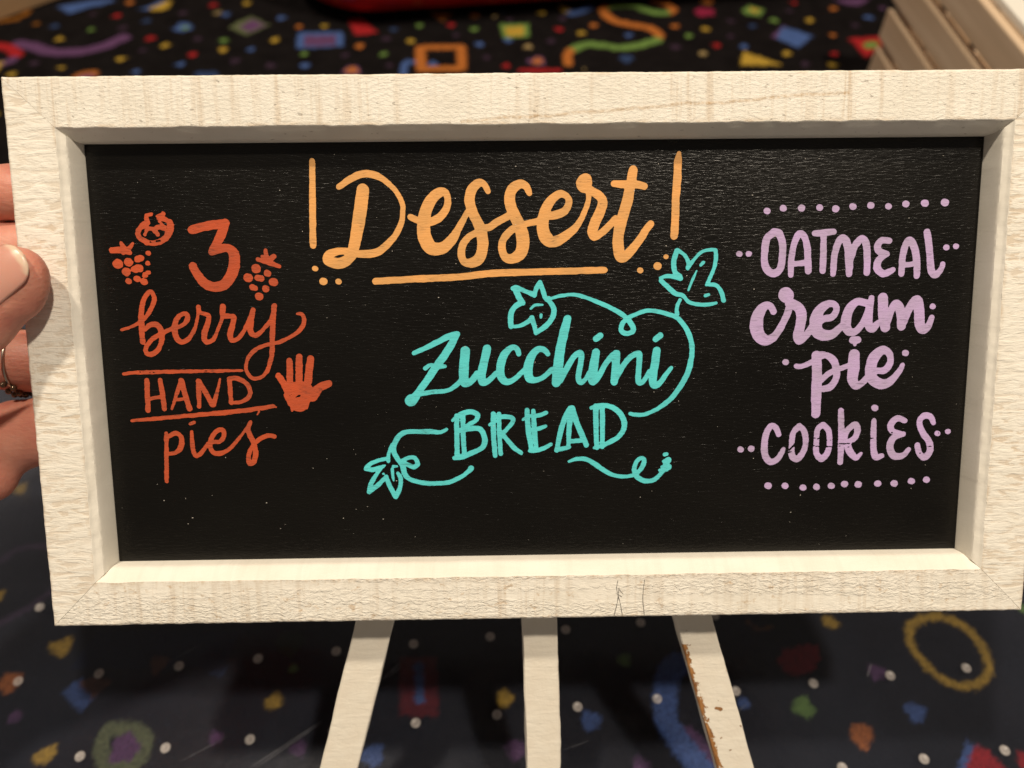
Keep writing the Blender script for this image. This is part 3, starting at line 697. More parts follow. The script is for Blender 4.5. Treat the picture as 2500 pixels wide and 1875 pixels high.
def painted_wood(name, kind, width=0.0143):
    """worn cream paint over rough sawn softwood; UV = metres along and across the board"""
    m = NT(name)
    uv = lambda s, loc=(0, 0, 0): m.coord('UV', (s[0], s[1], 1), loc)
    streak = m.noise(uv((300, 14)), 1.0, 4.0, 0.65)
    streak = m.ramp(streak, [(0.49, 0.0), (0.64, 1.0)])
    broad = m.ramp(m.noise(uv((26, 10), (3, 1, 0)), 1.0, 2.0), [(0.38, 0.0), (0.60, 1.0)])
    fine = m.noise(uv((900, 900)), 1.0, 4.0, 0.7)
    sep = m.node('ShaderNodeSeparateXYZ')
    m.l(uv((1, 1)), sep.inputs[0])
    across = sep.outputs[1]
    # distance from the nearer long edge, in units of the board width
    e = m.math('ABSOLUTE', m.math('SUBTRACT', m.math('DIVIDE', across, width), 0.5))
    edge = m.ramp(e, [(0.36 if kind == 'chatter' else 0.40, 0.0), (0.50, 1.0)])
    edge_n = m.ramp(m.noise(uv((420, 120) if kind == 'chatter' else (160, 260), (9, 2, 0)), 1.0, 4.0, 0.7), [(0.44, 0.0), (0.64, 1.0)])
    face = m.ramp(m.math('DIVIDE', across, width), [(0.985, 1.0), (1.0, 0.0)])
    wear = m.math('MULTIPLY', m.math('MULTIPLY', edge, edge_n), face)
    if kind == 'pitted':
        stain = m.math('MULTIPLY', m.math('MULTIPLY', streak, m.math('ADD', m.math('MULTIPLY', broad, 0.8), 0.2)), 0.5)
        pits = m.ramp(m.noise(uv((420, 760), (5, 5, 0)), 1.0, 2.0), [(0.675, 0.0), (0.72, 1.0)])
        relief = m.ramp(m.noise(uv((520, 1150), (1, 2, 0)), 1.0, 4.0, 0.65), [(0.42, 0.0), (0.62, 1.0)])
        h = m.math('SUBTRACT', m.math('MULTIPLY', relief, 0.55), m.math('MULTIPLY', pits, 0.6))
        along = m.math('SUBTRACT', sep.outputs[0], 1.7 + 0.15)
        wander = m.math('MULTIPLY', m.math('SUBTRACT', m.noise(uv((60, 5)), 1.0, 3.0), 0.5), 0.003)
        off = m.math('ABSOLUTE', m.math('ADD', m.math('SUBTRACT', across, m.math('SUBTRACT', 0.0122, m.math('MULTIPLY', along, 0.065))), wander))
        seam = m.math('MULTIPLY', m.ramp(m.math('MULTIPLY', off, 1000), [(0.15, 1.0), (0.75, 0.0)]), m.math('MULTIPLY', m.math('GREATER_THAN', along, -0.02), m.math('LESS_THAN', along, 0.092)))
        seam = m.math('MULTIPLY', seam, m.ramp(fine, [(0.40, 0.25), (0.58, 1.0)]))
        stain = m.math('ADD', stain, m.math('MULTIPLY', seam, 0.6), True)
        dist, dark = 0.00017, m.math('MULTIPLY', pits, 0.4)
    elif kind == 'sawn':
        ridges = m.ramp(m.noise(uv((560, 120), (2, 7, 0)), 1.0, 3.0, 0.62, 0.4), [(0.36, 0.0), (0.64, 1.0)])
        cross = m.noise(uv((420, 700), (4, 3, 0)), 1.0, 3.0, 0.6)
        h = m.math('ADD', m.math('MULTIPLY', ridges, 0.7), m.math('MULTIPLY', cross, 0.5))
        stain = m.math('MULTIPLY', m.ramp(h, [(0.36, 1.0), (0.58, 0.0)]), m.math('ADD', m.math('MULTIPLY', broad, 0.36), 0.08))
        lines = m.ramp(m.noise(uv((190, 14), (8, 8, 0)), 1.0, 2.0), [(0.29, 1.0), (0.34, 0.0)])
        h = m.math('SUBTRACT', h, m.math('MULTIPLY', lines, 0.22))
        saw = m.ramp(m.noise(uv((330, 30), (12, 6, 0)), 1.0, 3.0, 0.6), [(0.60, 0.0), (0.68, 1.0)])
        stain = m.math('MAXIMUM', stain, m.math('MULTIPLY', m.math('MULTIPLY', saw, broad), 0.5))
        dist, dark = 0.00022, m.math('MULTIPLY', lines, 0.10)
    else:  # chatter
        ripple = m.ramp(m.noise(uv((420, 980), (6, 1, 0)), 1.0, 3.0, 0.6, 0.6), [(0.40, 0.0), (0.62, 1.0)])
        h = m.math('ADD', ripple, m.math('MULTIPLY', fine, 0.15))
        band = m.ramp(m.noise(uv((9, 210), (2, 2, 0)), 1.0, 1.0), [(0.40, 0.2), (0.54, 1.0)])
        h = m.math('MULTIPLY', h, band)
        spots = m.ramp(m.noise(uv((230, 300), (1, 9, 0)), 1.0, 4.0, 0.7), [(0.58, 0.0), (0.68, 1.0)])
        stain = m.math('ADD', m.math('MULTIPLY', spots, 0.55), m.math('MULTIPLY', m.math('MULTIPLY', streak, broad), 0.34), True)
        dist, dark = 0.00019, m.math('MULTIPLY', streak, 0.06)
    stain = m.math('MULTIPLY', stain, face)
    mask = m.math('MAXIMUM', stain, m.math('MULTIPLY', wear, 0.6))
    col = m.mix(mask, CREAM, BARE)
    tint = m.ramp(m.noise(uv((60, 90), (7, 7, 0)), 1.0, 3.0), [(0.3, (0.93, 0.92, 0.90)), (0.7, (1.0, 1.0, 1.0))])
    col = m.mix(1.0, col, tint, 'MULTIPLY')
    col = m.mix(dark, col, (0.22, 0.17, 0.12))
    h = m.math('MULTIPLY', m.math('SUBTRACT', h, {'pitted': 0.27, 'sawn': 0.6, 'chatter': 0.45}[kind]), m.math('ADD', m.math('MULTIPLY', face, 0.88), 0.12))
    n = m.bump(h, 1.0, dist)
    n = m.bump(fine, 0.4, 0.00012, n)
    m.set(Base__Color=col, Roughness=0.62, Normal=n)
    m.bsdf.inputs['Specular IOR Level'].default_value = 0.35
    return m.mat

def leg_paint(name, chipped):
    m = NT(name)
    uv = lambda s, loc=(0, 0, 0): m.coord('UV', (s[0], s[1], 1), loc)
    saw = m.noise(uv((420, 110)), 1.0, 3.0, 0.6, 0.6)
    soft = m.noise(uv((120, 160), (3, 3, 0)), 1.0, 3.0)
    fine = m.noise(uv((900, 900)), 1.0, 3.0)
    col = m.mix(m.ramp(soft, [(0.35, 0.10), (0.7, 0.0)]), (0.76, 0.71, 0.61), BARE)
    h = m.math('ADD', m.math('MULTIPLY', saw, 0.6), m.math('MULTIPLY', soft, 0.5))
    if chipped:
        sep = m.node('ShaderNodeSeparateXYZ')
        m.l(uv((1, 1)), sep.inputs[0])
        ragged = m.math('ADD', m.math('MULTIPLY', m.noise(uv((260, 420), (1, 4, 0)), 1.0, 4.0, 0.75), 0.0085), -0.0029)
        edge = m.math('LESS_THAN', sep.outputs[1], ragged)
        along = m.math('MULTIPLY', m.math('GREATER_THAN', sep.outputs[0], 0.018), m.math('LESS_THAN', sep.outputs[0], 0.2))
        spot = m.ramp(m.noise(uv((230, 330), (5.3, 2.2, 0)), 1.0, 3.0), [(0.735, 0.0), (0.75, 1.0)])
        chip = m.math('MAXIMUM', m.math('MULTIPLY', edge, along), spot)
        wood = m.ramp(m.noise(uv((200, 900), (2, 6, 0)), 1.0, 3.0), [(0.3, (0.20, 0.08, 0.02)), (0.7, (0.42, 0.20, 0.06))])
        col = m.mix(chip, col, wood)
        h = m.math('SUBTRACT', h, m.math('MULTIPLY', chip, 0.6))
    n = m.bump(h, 1.0, 0.00042)
    n = m.bump(fine, 0.4, 0.0001, n)
    m.set(Base__Color=col, Roughness=0.6, Normal=n)
    return m.mat

def panel_mat():
    m = NT('black_textured_panel')
    grain = m.noise(m.coord('Object', (330, 1500, 1)), 1.0, 3.0, 0.6, 0.9)
    fine = m.noise(m.coord('Object', (900, 2600, 1), (4, 4, 0)), 1.0, 2.0)
    smudge = m.noise(m.coord('Object', (16, 22, 1)), 1.0, 3.0)
    n = m.bump(grain, 1.0, 0.00012)
    n = m.bump(fine, 0.4, 0.00003, n)
    m.set(Base__Color=m.ramp(smudge, [(0.3, (0.0028, 0.0024, 0.0019)), (0.75, (0.0045, 0.0038, 0.0028))]),
          Roughness=m.ramp(smudge, [(0.3, 0.26), (0.75, 0.34)]), Normal=n)
    m.bsdf.inputs['Specular IOR Level'].default_value = 0.33
    return m.mat

def marker(name, a, b, thin=0.0):
    """chalk marker paint: two close tones of the same ink where the strokes overlap"""
    m = NT(name)
    v = m.coord('Object', (70, 110, 1))
    f = m.ramp(m.noise(v, 1.0, 4.0, 0.6, 0.6), [(0.34, 0.0), (0.68, 1.0)])
    grain = m.noise(m.coord('Object', (330, 1500, 1)), 1.0, 3.0, 0.6, 0.9)
    col = m.mix(f, a, b)
    g = m.ramp(grain, [(0.34, 1.0), (0.48, 0.0)])
    dry = m.ramp(m.noise(m.coord('Object', (120, 300, 1), (3, 1, 0)), 1.0, 3.0), [(0.45, 0.0), (0.7, 1.0)])
    col = m.mix(m.math('MULTIPLY', m.math('MULTIPLY', g, dry), thin), col, (0.03, 0.025, 0.02))
    n = m.bump(grain, 0.8, 0.00016)
    m.set(Base__Color=col, Roughness=0.55, Normal=n)
    m.bsdf.inputs['Specular IOR Level'].default_value = 0.3
    return m.mat

def plain(name, col, rough=0.5, noise_scale=None, amount=0.15, bump=0.0, **kw):
    m = NT(name)
    if noise_scale:
        f = m.noise(m.coord('Object', noise_scale if isinstance(noise_scale, tuple) else (noise_scale,) * 3), 1.0, 4.0, 0.6)
        c2 = tuple(c * (1 - amount * 2) for c in col)
        m.set(Base__Color=m.mix(f, tuple(min(1, c * (1 + amount)) for c in col), c2))
        if bump:
            m.set(Normal=m.bump(f, 1.0, bump))
    else:
        m.set(Base__Color=col)
    m.set(Roughness=rough)
    for k, v in kw.items():
        m.bsdf.inputs[k.replace('__', ' ')].default_value = v
    return m.mat

def carpet_mat():
    m = NT('carpet_yarn')
    at = m.node('ShaderNodeAttribute', _attribute_name='yarn')
    pile = m.noise(m.coord('Object', (700, 700, 700)), 1.0, 3.0, 0.7)
    tone = m.ramp(pile, [(0.25, 0.45), (0.75, 1.25)])
    m.set(Base__Color=m.mix(1.0, at.outputs['Color'], tone, 'MULTIPLY'), Roughness=1.0,
          Normal=m.bump(pile, 0.8, 0.0012))
    m.bsdf.inputs['Specular IOR Level'].default_value = 0.05
    return m.mat

def mat_plastic():
    """clear vinyl with a faint film of dust and fine scratches on it"""
    m = NT('clear_vinyl')
    tr = m.node('ShaderNodeBsdfTransparent')
    tr.inputs['Color'].default_value = (0.87, 0.87, 0.89, 1)
    gl = m.node('ShaderNodeBsdfGlossy', Roughness=0.16)
    gl.inputs['Color'].default_value = (0.9, 0.9, 0.95, 1)
    df = m.node('ShaderNodeBsdfDiffuse')
    df.inputs['Color'].default_value = (0.36, 0.45, 0.68, 1)
    fr = m.node('ShaderNodeFresnel', IOR=1.42)
    wav = m.noise(m.coord('Object', (60, 60, 60)), 1.0, 3.0)
    m.l(m.bump(wav, 0.4, 0.0006), gl.inputs['Normal'])
    m1 = m.node('ShaderNodeMixShader')
    dust = m.noise(m.coord('Object', (900, 900, 900)), 1.0, 2.0)
    patch = m.noise(m.coord('Object', (12, 12, 12)), 1.0, 3.0)
    amt = m.math('ADD', m.math('MULTIPLY', m.ramp(patch, [(0.3, 0.6), (0.7, 1.2)]), 0.014), m.math('MULTIPLY', m.ramp(dust, [(0.66, 0.0), (0.78, 1.0)]), 0.05))
    m.l(amt, m1.inputs[0])
    m.l(tr.outputs[0], m1.inputs[1])
    m.l(df.outputs[0], m1.inputs[2])
    m2 = m.node('ShaderNodeMixShader')
    m.l(m.math('MULTIPLY', fr.outputs[0], 0.7), m2.inputs[0])
    m.l(m1.outputs[0], m2.inputs[1])
    m.l(gl.outputs[0], m2.inputs[2])
    m.n.remove(m.bsdf)
    m.l(m2.outputs[0], m.out.inputs['Surface'])
    return m.mat

def skin_mat():
    m = NT('skin')
    blot = m.noise(m.coord('Object', (70, 70, 70)), 1.0, 4.0, 0.6)
    pore = m.noise(m.coord('Object', (900, 900, 900)), 1.0, 3.0)
    line = m.noise(m.coord('Object', (260, 1100, 700), rot=(0, 0, 0.6)), 1.0, 3.0)
    col = m.ramp(blot, [(0.30, (0.46, 0.145, 0.105)), (0.52, (0.57, 0.235, 0.165)), (0.75, (0.63, 0.31, 0.225))])
    n = m.bump(line, 0.6, 0.00035)
    n = m.bump(pore, 0.5, 0.0002, n)
    m.set(Base__Color=col, Roughness=0.5, Normal=n)
    b = m.bsdf
    b.inputs['Subsurface Weight'].default_value = 0.35
    b.inputs['Subsurface Radius'].default_value = (1.0, 0.28, 0.14)
    b.inputs['Subsurface Scale'].default_value = 0.0035
    return m.mat

def nail_mat():
    m = NT('fingernail')
    at = m.node('ShaderNodeAttribute', _attribute_name='tone')
    f = m.noise(m.coord('Object', (300, 300, 300)), 1.0, 2.0)
    m.set(Base__Color=m.mix(at.outputs['Fac'], (0.60, 0.30, 0.23), (0.72, 0.54, 0.40)), Roughness=0.26,
          Normal=m.bump(f, 0.2, 0.0001))
    b = m.bsdf
    b.inputs['Subsurface Weight'].default_value = 0.25
    b.inputs['Subsurface Radius'].default_value = (1.0, 0.35, 0.2)
    b.inputs['Subsurface Scale'].default_value = 0.0015
    return m.mat

def crate_wood():
    m = NT('pale_pine')
    g = m.noise(m.coord('Object', (90, 5, 260)), 1.0, 4.0, 0.6, 0.8)
    b = m.noise(m.coord('Object', (12, 4, 40)), 1.0, 3.0)
    col = m.ramp(g, [(0.3, (0.56, 0.41, 0.27)), (0.6, (0.66, 0.50, 0.35)), (0.8, (0.72, 0.57, 0.41))])
    col = m.mix(m.ramp(b, [(0.4, 0.0), (0.7, 0.25)]), col, (0.45, 0.27, 0.12))
    m.set(Base__Color=col, Roughness=0.65, Normal=m.bump(g, 0.6, 0.0004))
    return m.mat

# ------------------------------------------------------------------ the carpet and the clear mat
def axis(*spans):
    out = [spans[0][0]]
    for a, b, s in spans:
        n = max(1, int(round((b - a) / s)))
        out += list(np.linspace(a, b, n + 1)[1:])
    return np.array(out)

CARPET_Z = -0.0045

def build_carpet():
    xs = axis((-900, -560, 5), (-560, -260, 2.2), (-260, 260, 1.0), (260, 560, 2.2), (560, 900, 5))
    ys = axis((-200, 70, 5), (70, 215, 1.0), (215, 600, 3.2), (600, 830, 1.5), (830, 1250, 5))
    X, Y = np.meshgrid(xs, ys)
    ny, nx = X.shape
    # yarn ends wander about a millimetre: fuzzy outlines
    far = np.clip((Y - 250) / 300, 0, 1)
    WX = X + (0.55 + 0.6 * far) * vnoise(X / 1.7, Y / 1.7, 3) + rng.normal(0, 0.3, X.shape)
    WY = Y + (0.55 + 0.6 * far) * vnoise(X / 1.7, Y / 1.7, 4) + rng.normal(0, 0.3, X.shape)
    C = np.empty((ny, nx, 3))
    C[:] = (0.0085, 0.0070, 0.0072)
    C *= (1 + 0.25 * vnoise(X / 9, Y / 9, 8))[..., None]
    shapes = list(CARPET)
    # the woven pattern goes on where the sign hides it and outside the picture
    r2 = random.Random(5)
    def seen(x, y):
        if y > 610 and y < 810 and abs(x) < y * 0.66:
            return True
        return y < 215 and y > 85 and abs(x) < 245
    keys = ['y', 'y', 'o', 'r', 'b', 'g', 'd', 'd', 'B', 'y', 'b', 't']
    for gx in range(-880, 890, 34):
        for gy in range(-180, 1240, 34):
            x = gx + r2.uniform(-13, 13); y = gy + r2.uniform(-13, 13)
            if seen(x, y):
                continue
            k = r2.random()
            c = r2.choice(keys)
            if k < 0.78:
                shapes.append((c, 'd', [(x, y)], r2.uniform(3.5, 5.5)))
            elif k < 0.88:
                a = r2.uniform(0, 6.28); w = r2.uniform(9, 16); h = r2.uniform(7, 13)
                q = [(x + math.cos(a) * sx * w - math.sin(a) * sy * h, y + math.sin(a) * sx * w + math.cos(a) * sy * h) for sx, sy in ((-1, -1), (1, -1), (1, 1), (-1, 1))]
                shapes.append((c, 'p', q, 0))
                shapes.append((r2.choice(keys), 'p', [(x + (px - x) * 0.6, y + (py - y) * 0.6) for px, py in q], 0))
            elif k < 0.95:
                rr = r2.uniform(12, 20)
                shapes.append((c, 'l', [(x + rr * math.cos(t * 0.3925), y + rr * math.sin(t * 0.3925)) for t in range(17)], 3.2))
            else:
                a = r2.uniform(0, 6.28)
                shapes.append((c, 'l', [(x + math.cos(a) * (t - 4) * 11 - math.sin(a) * 13 * math.sin(t * 0.9), y + math.sin(a) * (t - 4) * 11 + math.cos(a) * 13 * math.sin(t * 0.9)) for t in range(9)], 4.5))
    for col, kind, pts, r in shapes:
        P = np.array(pts, float)
        pad = r + 4
        x0, y0 = P.min(0) - pad; x1, y1 = P.max(0) + pad
        i0, i1 = np.searchsorted(xs, (x0, x1)); j0, j1 = np.searchsorted(ys, (y0, y1))
        if i1 <= i0 or j1 <= j0:
            continue
        sx = WX[j0:j1, i0:i1]; sy = WY[j0:j1, i0:i1]
        if kind == 'd':
            ang = np.arctan2(sy - P[0, 1], sx - P[0, 0])
            d = np.hypot(sx - P[0, 0], sy - P[0, 1]) - r * (1 + 0.10 * np.sin(3 * ang + P[0, 0]) + 0.06 * np.sin(5 * ang + P[0, 1]))
        else:
            closed = kind == 'p'
            if kind == 'l' and len(P) > 2:   # curved line; 'L' keeps its corners
                Q = []
                for k in range(len(P) - 1):
                    p0 = P[max(k - 1, 0)]; p1 = P[k]; p2 = P[k + 1]; p3 = P[min(k + 2, len(P) - 1)]
                    for t in (0, .25, .5, .75):
                        Q.append(0.5 * (2 * p1 + (p2 - p0) * t + (2 * p0 - 5 * p1 + 4 * p2 - p3) * t * t + (3 * p1 - p0 - 3 * p2 + p3) * t ** 3))
                Q.append(P[-1]); P = np.array(Q)
            d = np.full(sx.shape, 1e9)
            inside = np.zeros(sx.shape, bool)
            n = len(P)
            for k in range(n if closed else n - 1):
                a = P[k]; b = P[(k + 1) % n]; e = b - a
                t = np.clip(((sx - a[0]) * e[0] + (sy - a[1]) * e[1]) / max(e @ e, 1e-6), 0, 1)
                d = np.minimum(d, np.hypot(sx - a[0] - t * e[0], sy - a[1] - t * e[1]))
                if closed:
                    cr = ((a[1] > sy) != (b[1] > sy)) & (sx < (b[0] - a[0]) * (sy - a[1]) / ((b[1] - a[1]) or 1e-6) + a[0])
                    inside ^= cr
            d = np.where(inside, -d, d) if closed else d - r
        al = np.clip(0.5 - d / 1.6, 0, 1)[..., None]
        C[j0:j1, i0:i1] = C[j0:j1, i0:i1] * (1 - al) + np.array(YARN[col]) * (0.60 if P[:, 1].mean() > 400 else 0.55) * al
    Z = CARPET_Z * 1000 + 0.35 * vnoise(X / 3.1, Y / 3.1, 6) + 0.25 * rng.normal(0, 1, X.shape).clip(-1, 1) - 0.6
    verts = np.stack([X, Y, Z], -1).reshape(-1, 3) / 1000
    idx = np.arange(ny * nx).reshape(ny, nx)
    quads = np.stack([idx[:-1, :-1], idx[:-1, 1:], idx[1:, 1:], idx[1:, :-1]], -1).reshape(-1, 4)
    me = bpy.data.meshes.new('carpet')
    me.vertices.add(len(verts)); me.vertices.foreach_set('co', verts.ravel())
    me.loops.add(quads.size); me.loops.foreach_set('vertex_index', quads.ravel())
    me.polygons.add(len(quads)); me.polygons.foreach_set('loop_start', np.arange(0, quads.size, 4))
    me.update(calc_edges=True)
    a = me.color_attributes.new('yarn', 'FLOAT_COLOR', 'POINT')
    a.data.foreach_set('color', np.concatenate([C.reshape(-1, 3), np.ones((len(verts), 1))], 1).ravel())
    me.polygons.foreach_set('use_smooth', np.ones(len(quads), bool))
    me.materials.append(carpet_mat())
    o = link(bpy.data.objects.new('carpet', me))
    o['kind'] = 'structure'
    o['label'] = 'black carpet woven with bright confetti shapes and squiggles'
    return o

build_carpet()

# a clear vinyl floor mat with rows of moulded studs lies on the near part of the carpet
GA = np.array((0.033842, 0.003104)); GB = np.array((0.003300, -0.034015))
G0 = np.array((-0.21348, 0.13352))    # a stud the photograph shows at the left
def build_mat():
    root = thing('floor_mat', 'clear vinyl floor mat with rows of small moulded studs lying on the carpet', 'mat', (0, 0.1, CARPET_Z))
    a = math.atan2(GA[1], GA[0])
    bm = box_bm((1.30, 0.62, 0.0028), (0, 0, 0), 0.0009, 2)
    bmesh.ops.rotate(bm, verts=bm.verts, cent=(0, 0, 0), matrix=Matrix.Rotation(a, 3, 'Z'))
    bmesh.ops.translate(bm, verts=bm.verts, vec=(0.0, 0.055, -CARPET_Z - 0.0014))
    bm_obj('sheet', bm, mat_plastic(), root)
    # one stud: a shallow ring with a hollow middle
    prof = [(0.0, 0.00012), (0.0006, 0.00016), (0.0012, 0.00042), (0.0016, 0.00050), (0.0019, 0.00036), (0.0021, 0.0)]
    n = 20
    vs = [(0, 0, prof[0][1])]; fs = []
    for r, z in prof[1:]:
        vs += [(r * math.cos(t * 2 * math.pi / n), r * math.sin(t * 2 * math.pi / n), z) for t in range(n)]
    for t in range(n):
        fs.append((0, 1 + t, 1 + (t + 1) % n))
        for k in range(len(prof) - 2):
            b0 = 1 + k * n; b1 = b0 + n
            fs.append((b0 + t, b1 + t, b1 + (t + 1) % n, b0 + (t + 1) % n))
    sm = NT('milky_vinyl_stud')
    tr = sm.node('ShaderNodeBsdfTransparent'); mx = sm.node('ShaderNodeMixShader')
    mx.inputs[0].default_value = 0.46
    f = sm.noise(sm.coord('Object', (700, 700, 700)), 1.0, 2.0)
    sm.set(Base__Color=sm.ramp(f, [(0.3, (0.50, 0.46, 0.44)), (0.7, (0.72, 0.66, 0.62))]), Roughness=0.3)
    sm.l(tr.outputs[0], mx.inputs[1]); sm.l(sm.bsdf.outputs[0], mx.inputs[2]); sm.l(mx.outputs[0], sm.out.inputs['Surface'])
    first = None
    for i in range(-3, 17):
        for j in range(-3, 10):
            p = G0 + GA * i + GB * (j - 5)
            q = Matrix.Rotation(-a, 2) @ (Vector(p) - Vector((0.0, 0.155)))
            if abs(q.x) > 0.63 or abs(q.y) > 0.295:
                continue
            if first is None:
                first = mesh_obj('stud', vs, fs, sm.mat, root, True)
                o = first
            else:
                o = link(first.copy(), root)
            o.location = (p[0] - 0.0, p[1] - 0.1, -CARPET_Z + 0.00003)
            o.rotation_euler.z = random.uniform(0, 6)
    # scratches rubbed into its surface
    sc = plain('scratched_vinyl', (0.22, 0.22, 0.24), 0.6, 900, 0.3)
    for x0, y0, x1, y1, w in ((-.1063, .0978, -.0801, .1160, .00022), (-.1040, .0978, -.0809, .1146, .00018), (-.0568, .1333, -.0494, .1404, .0003), (-.0545, .1338, -.0488, .1392, .0002),
                              (-.135, .1005, -.118, .1100, .00012), (.093, .118, .099, .123, .00014), (-.150, .142, -.139, .149, .00012), (.020, .104, .031, .1075, .00012), (.152, .133, .1555, .139, .0003)):
        d = Vector((x1 - x0, y1 - y0)); nrm = Vector((-d.y, d.x)).normalized() * w * 0.5
        z = -CARPET_Z + 0.00004
        vv = []
        N = 14
        for k in range(N + 1):
            t = k / N; ww = math.sin(math.pi * min(1, t * 0.96 + 0.02)) ** 0.5 * random.uniform(0.5, 1)
            cx = x0 + d.x * t; cy = y0 + d.y * t - 0.1
            vv += [(cx - nrm.x * ww, cy - nrm.y * ww, z), (cx + nrm.x * ww, cy + nrm.y * ww, z)]
        mesh_obj('scratch', vv, [(2 * k, 2 * k + 2, 2 * k + 3, 2 * k + 1) for k in range(N)], sc, root)
build_mat()

# ------------------------------------------------------------------ the sign
SW, SH, FWID, BEV, DEP = 0.305, 0.16473, 0.01428, 0.00330, 0.00927
THICK = 0.018
# axes of the sign in the world: to its right, up its face, out of its face
SIGN_M = Matrix(((0.999892, -0.004610, 0.013953, 0.008866), (0.013559, 0.655451, -0.755116, 0.111666), (-0.005664, 0.755223, 0.655443, 0.106377), (0, 0, 0, 1)))
sign = thing('chalkboard_sign', 'black chalkboard in a worn cream wooden frame, hand-lettered with a dessert menu', 'sign', matrix=SIGN_M)

def build_board(side):
    """one mitred board; local a runs along it, b from its outer edge inwards, z out of the face"""
    L = SW if side in ('top', 'bottom') else SH
    prof = [(0.0, -THICK), (0.0, -THICK * 0.5), (0.0, -0.0012), (0.0002, -0.0004), (0.0007, -0.00005)]
    nf = 13
    prof += [(0.0007 + (FWID - 0.0013) * k / nf, 0.0) for k in range(1, nf)]
    prof += [(FWID - 0.0002, -0.00002), (FWID, -0.00015), (FWID + 0.0003, -0.0006)]
    if side in ('top', 'bottom'):
        prof += [(FWID + 0.0010, -0.0015), (FWID + 0.0018, -0.0026), (FWID + 0.0027, -0.00385), (FWID + 0.0030, -0.0043), (FWID + BEV - 0.0001, -0.0048), (FWID + BEV, -0.0060)]
    else:
        prof += [(FWID + 0.0008, -0.0010), (FWID + 0.0014, -0.0014), (FWID + 0.0019, -0.0018), (FWID + 0.0022, -0.0024), (FWID + 0.0026, -0.0045), (FWID + BEV - 0.0002, -0.0070)]
    prof += [(FWID + BEV, -DEP - 0.0010), (FWID + BEV, -THICK)]
    n = int(L / 0.0009)
    sd = {'top': 1, 'right': 2, 'bottom': 3, 'left': 4}[side]
    A = np.linspace(0, 1, n + 1)
    V = []; UV = []
    for b, z in prof:
        a = b + A * (L - 2 * b)
        jb = np.zeros_like(a); jz = np.zeros_like(a)
        fade = np.clip(np.minimum(a - b, L - b - a) / 0.002, 0, 1)
        if z > -0.0045:
            amp = {'top': .00004, 'right': .00009, 'bottom': .00009, 'left': .00009}[side]
            jz += amp * vnoise(a * 700, np.full_like(a, b * 900), sd) + amp * 0.7 * vnoise(a * 330, np.full_like(a, b * 400), sd + 9)
            if b < 0.001:      # worn outer corner: shallow dents
                jb += (0.00006 * vnoise(a * 240, a * 0 + 1, sd + 20) + 0.00006 * vnoise(a * 900, a * 0 + 2, sd + 21)) + 0.0004 * np.clip(vnoise(a * 85, a * 0 + 5, sd + 22) - 0.72, 0, 1)
            if FWID - 0.001 < b < FWID + 0.001:
                jb += 0.00016 * vnoise(a * 300, a * 0 + 3, sd + 30) - 0.0005 * np.clip(vnoise(a * 70, a * 0 + 7, sd + 31) - 0.75, 0, 1)
        if -0.0072 < z < -0.003:
            jb += 0.00008 * vnoise(a * 260, a * 0 + 4, sd + 40)
        bb = b + jb * fade; zz = z + jz * fade
        gap = 0.00006                                      # hairline where the mitres meet
        aa = np.clip(a, b + gap, L - b - gap)
        V.append(np.stack([aa, bb, zz], -1))
        s = b - (z if b >= FWID - 0.0003 or z < -0.001 else 0)
        UV.append(np.stack([aa, np.full_like(aa, s if b < FWID - 0.0003 else b - z * 0.6)], -1))
    V = np.array(V); UV = np.array(UV)
    a, b, z = V[..., 0], V[..., 1], V[..., 2]
    if side == 'top':
        P = np.stack([a - SW / 2, SH - b, z], -1)
    elif side == 'bottom':
        P = np.stack([SW / 2 - a, b, z], -1)
    elif side == 'left':
        P = np.stack([b - SW / 2, a, z], -1)
    else:
        P = np.stack([SW / 2 - b, SH - a, z], -1)
    m = len(prof)
    idx = np.arange(m * (n + 1)).reshape(m, n + 1)
    F = np.stack([idx[:-1, :-1], idx[1:, :-1], idx[1:, 1:], idx[:-1, 1:]], -1).reshape(-1, 4)
    F = [tuple(f) for f in F]
    # back face and the two mitre ends
    F += [(int(idx[0, k]), int(idx[0, k + 1]), int(idx[-1, k + 1]), int(idx[-1, k])) for k in range(n)]
    F.append(tuple(int(q) for q in idx[:, 0])); F.append(tuple(int(q) for q in idx[::-1, n]))
    kind = {'top': 'pitted', 'left': 'sawn', 'right': 'sawn', 'bottom': 'chatter'}[side]
    o = mesh_obj('frame_board', P.reshape(-1, 3), F, painted_wood('cream_paint_' + side, kind, FWID), sign, True)
    uvl = o.data.uv_layers.new(name='UVMap')
    flat = UV.reshape(-1, 2) + np.array((sd * 1.7, 0.0)) * (1, 0)
    li = np.zeros(len(o.data.loops), int); o.data.loops.foreach_get('vertex_index', li)
    uvl.data.foreach_set('uv', flat[li].ravel())
    bm = bmesh.new(); bm.from_mesh(o.data)
    bmesh.ops.recalc_face_normals(bm, faces=bm.faces); bm.to_mesh(o.data); bm.free()
    o.data.set_sharp_from_angle(angle=math.radians(24))
    return o

for s in ('top', 'right', 'bottom', 'left'):
    build_board(s)

pw, ph = SW - 2 * (FWID + BEV) - 0.0002, SH - 2 * (FWID + BEV) - 0.0002
panel = bm_obj('chalkboard_panel', box_bm((pw, ph, 0.003), (0, SH / 2, -DEP - 0.0015)), panel_mat(), sign)
bm_obj('backing_board', box_bm((pw, ph, 0.0035), (0, SH / 2, -THICK + 0.0022)), plain('brown_hardboard', (0.22, 0.12, 0.06), 0.8, 60), sign)

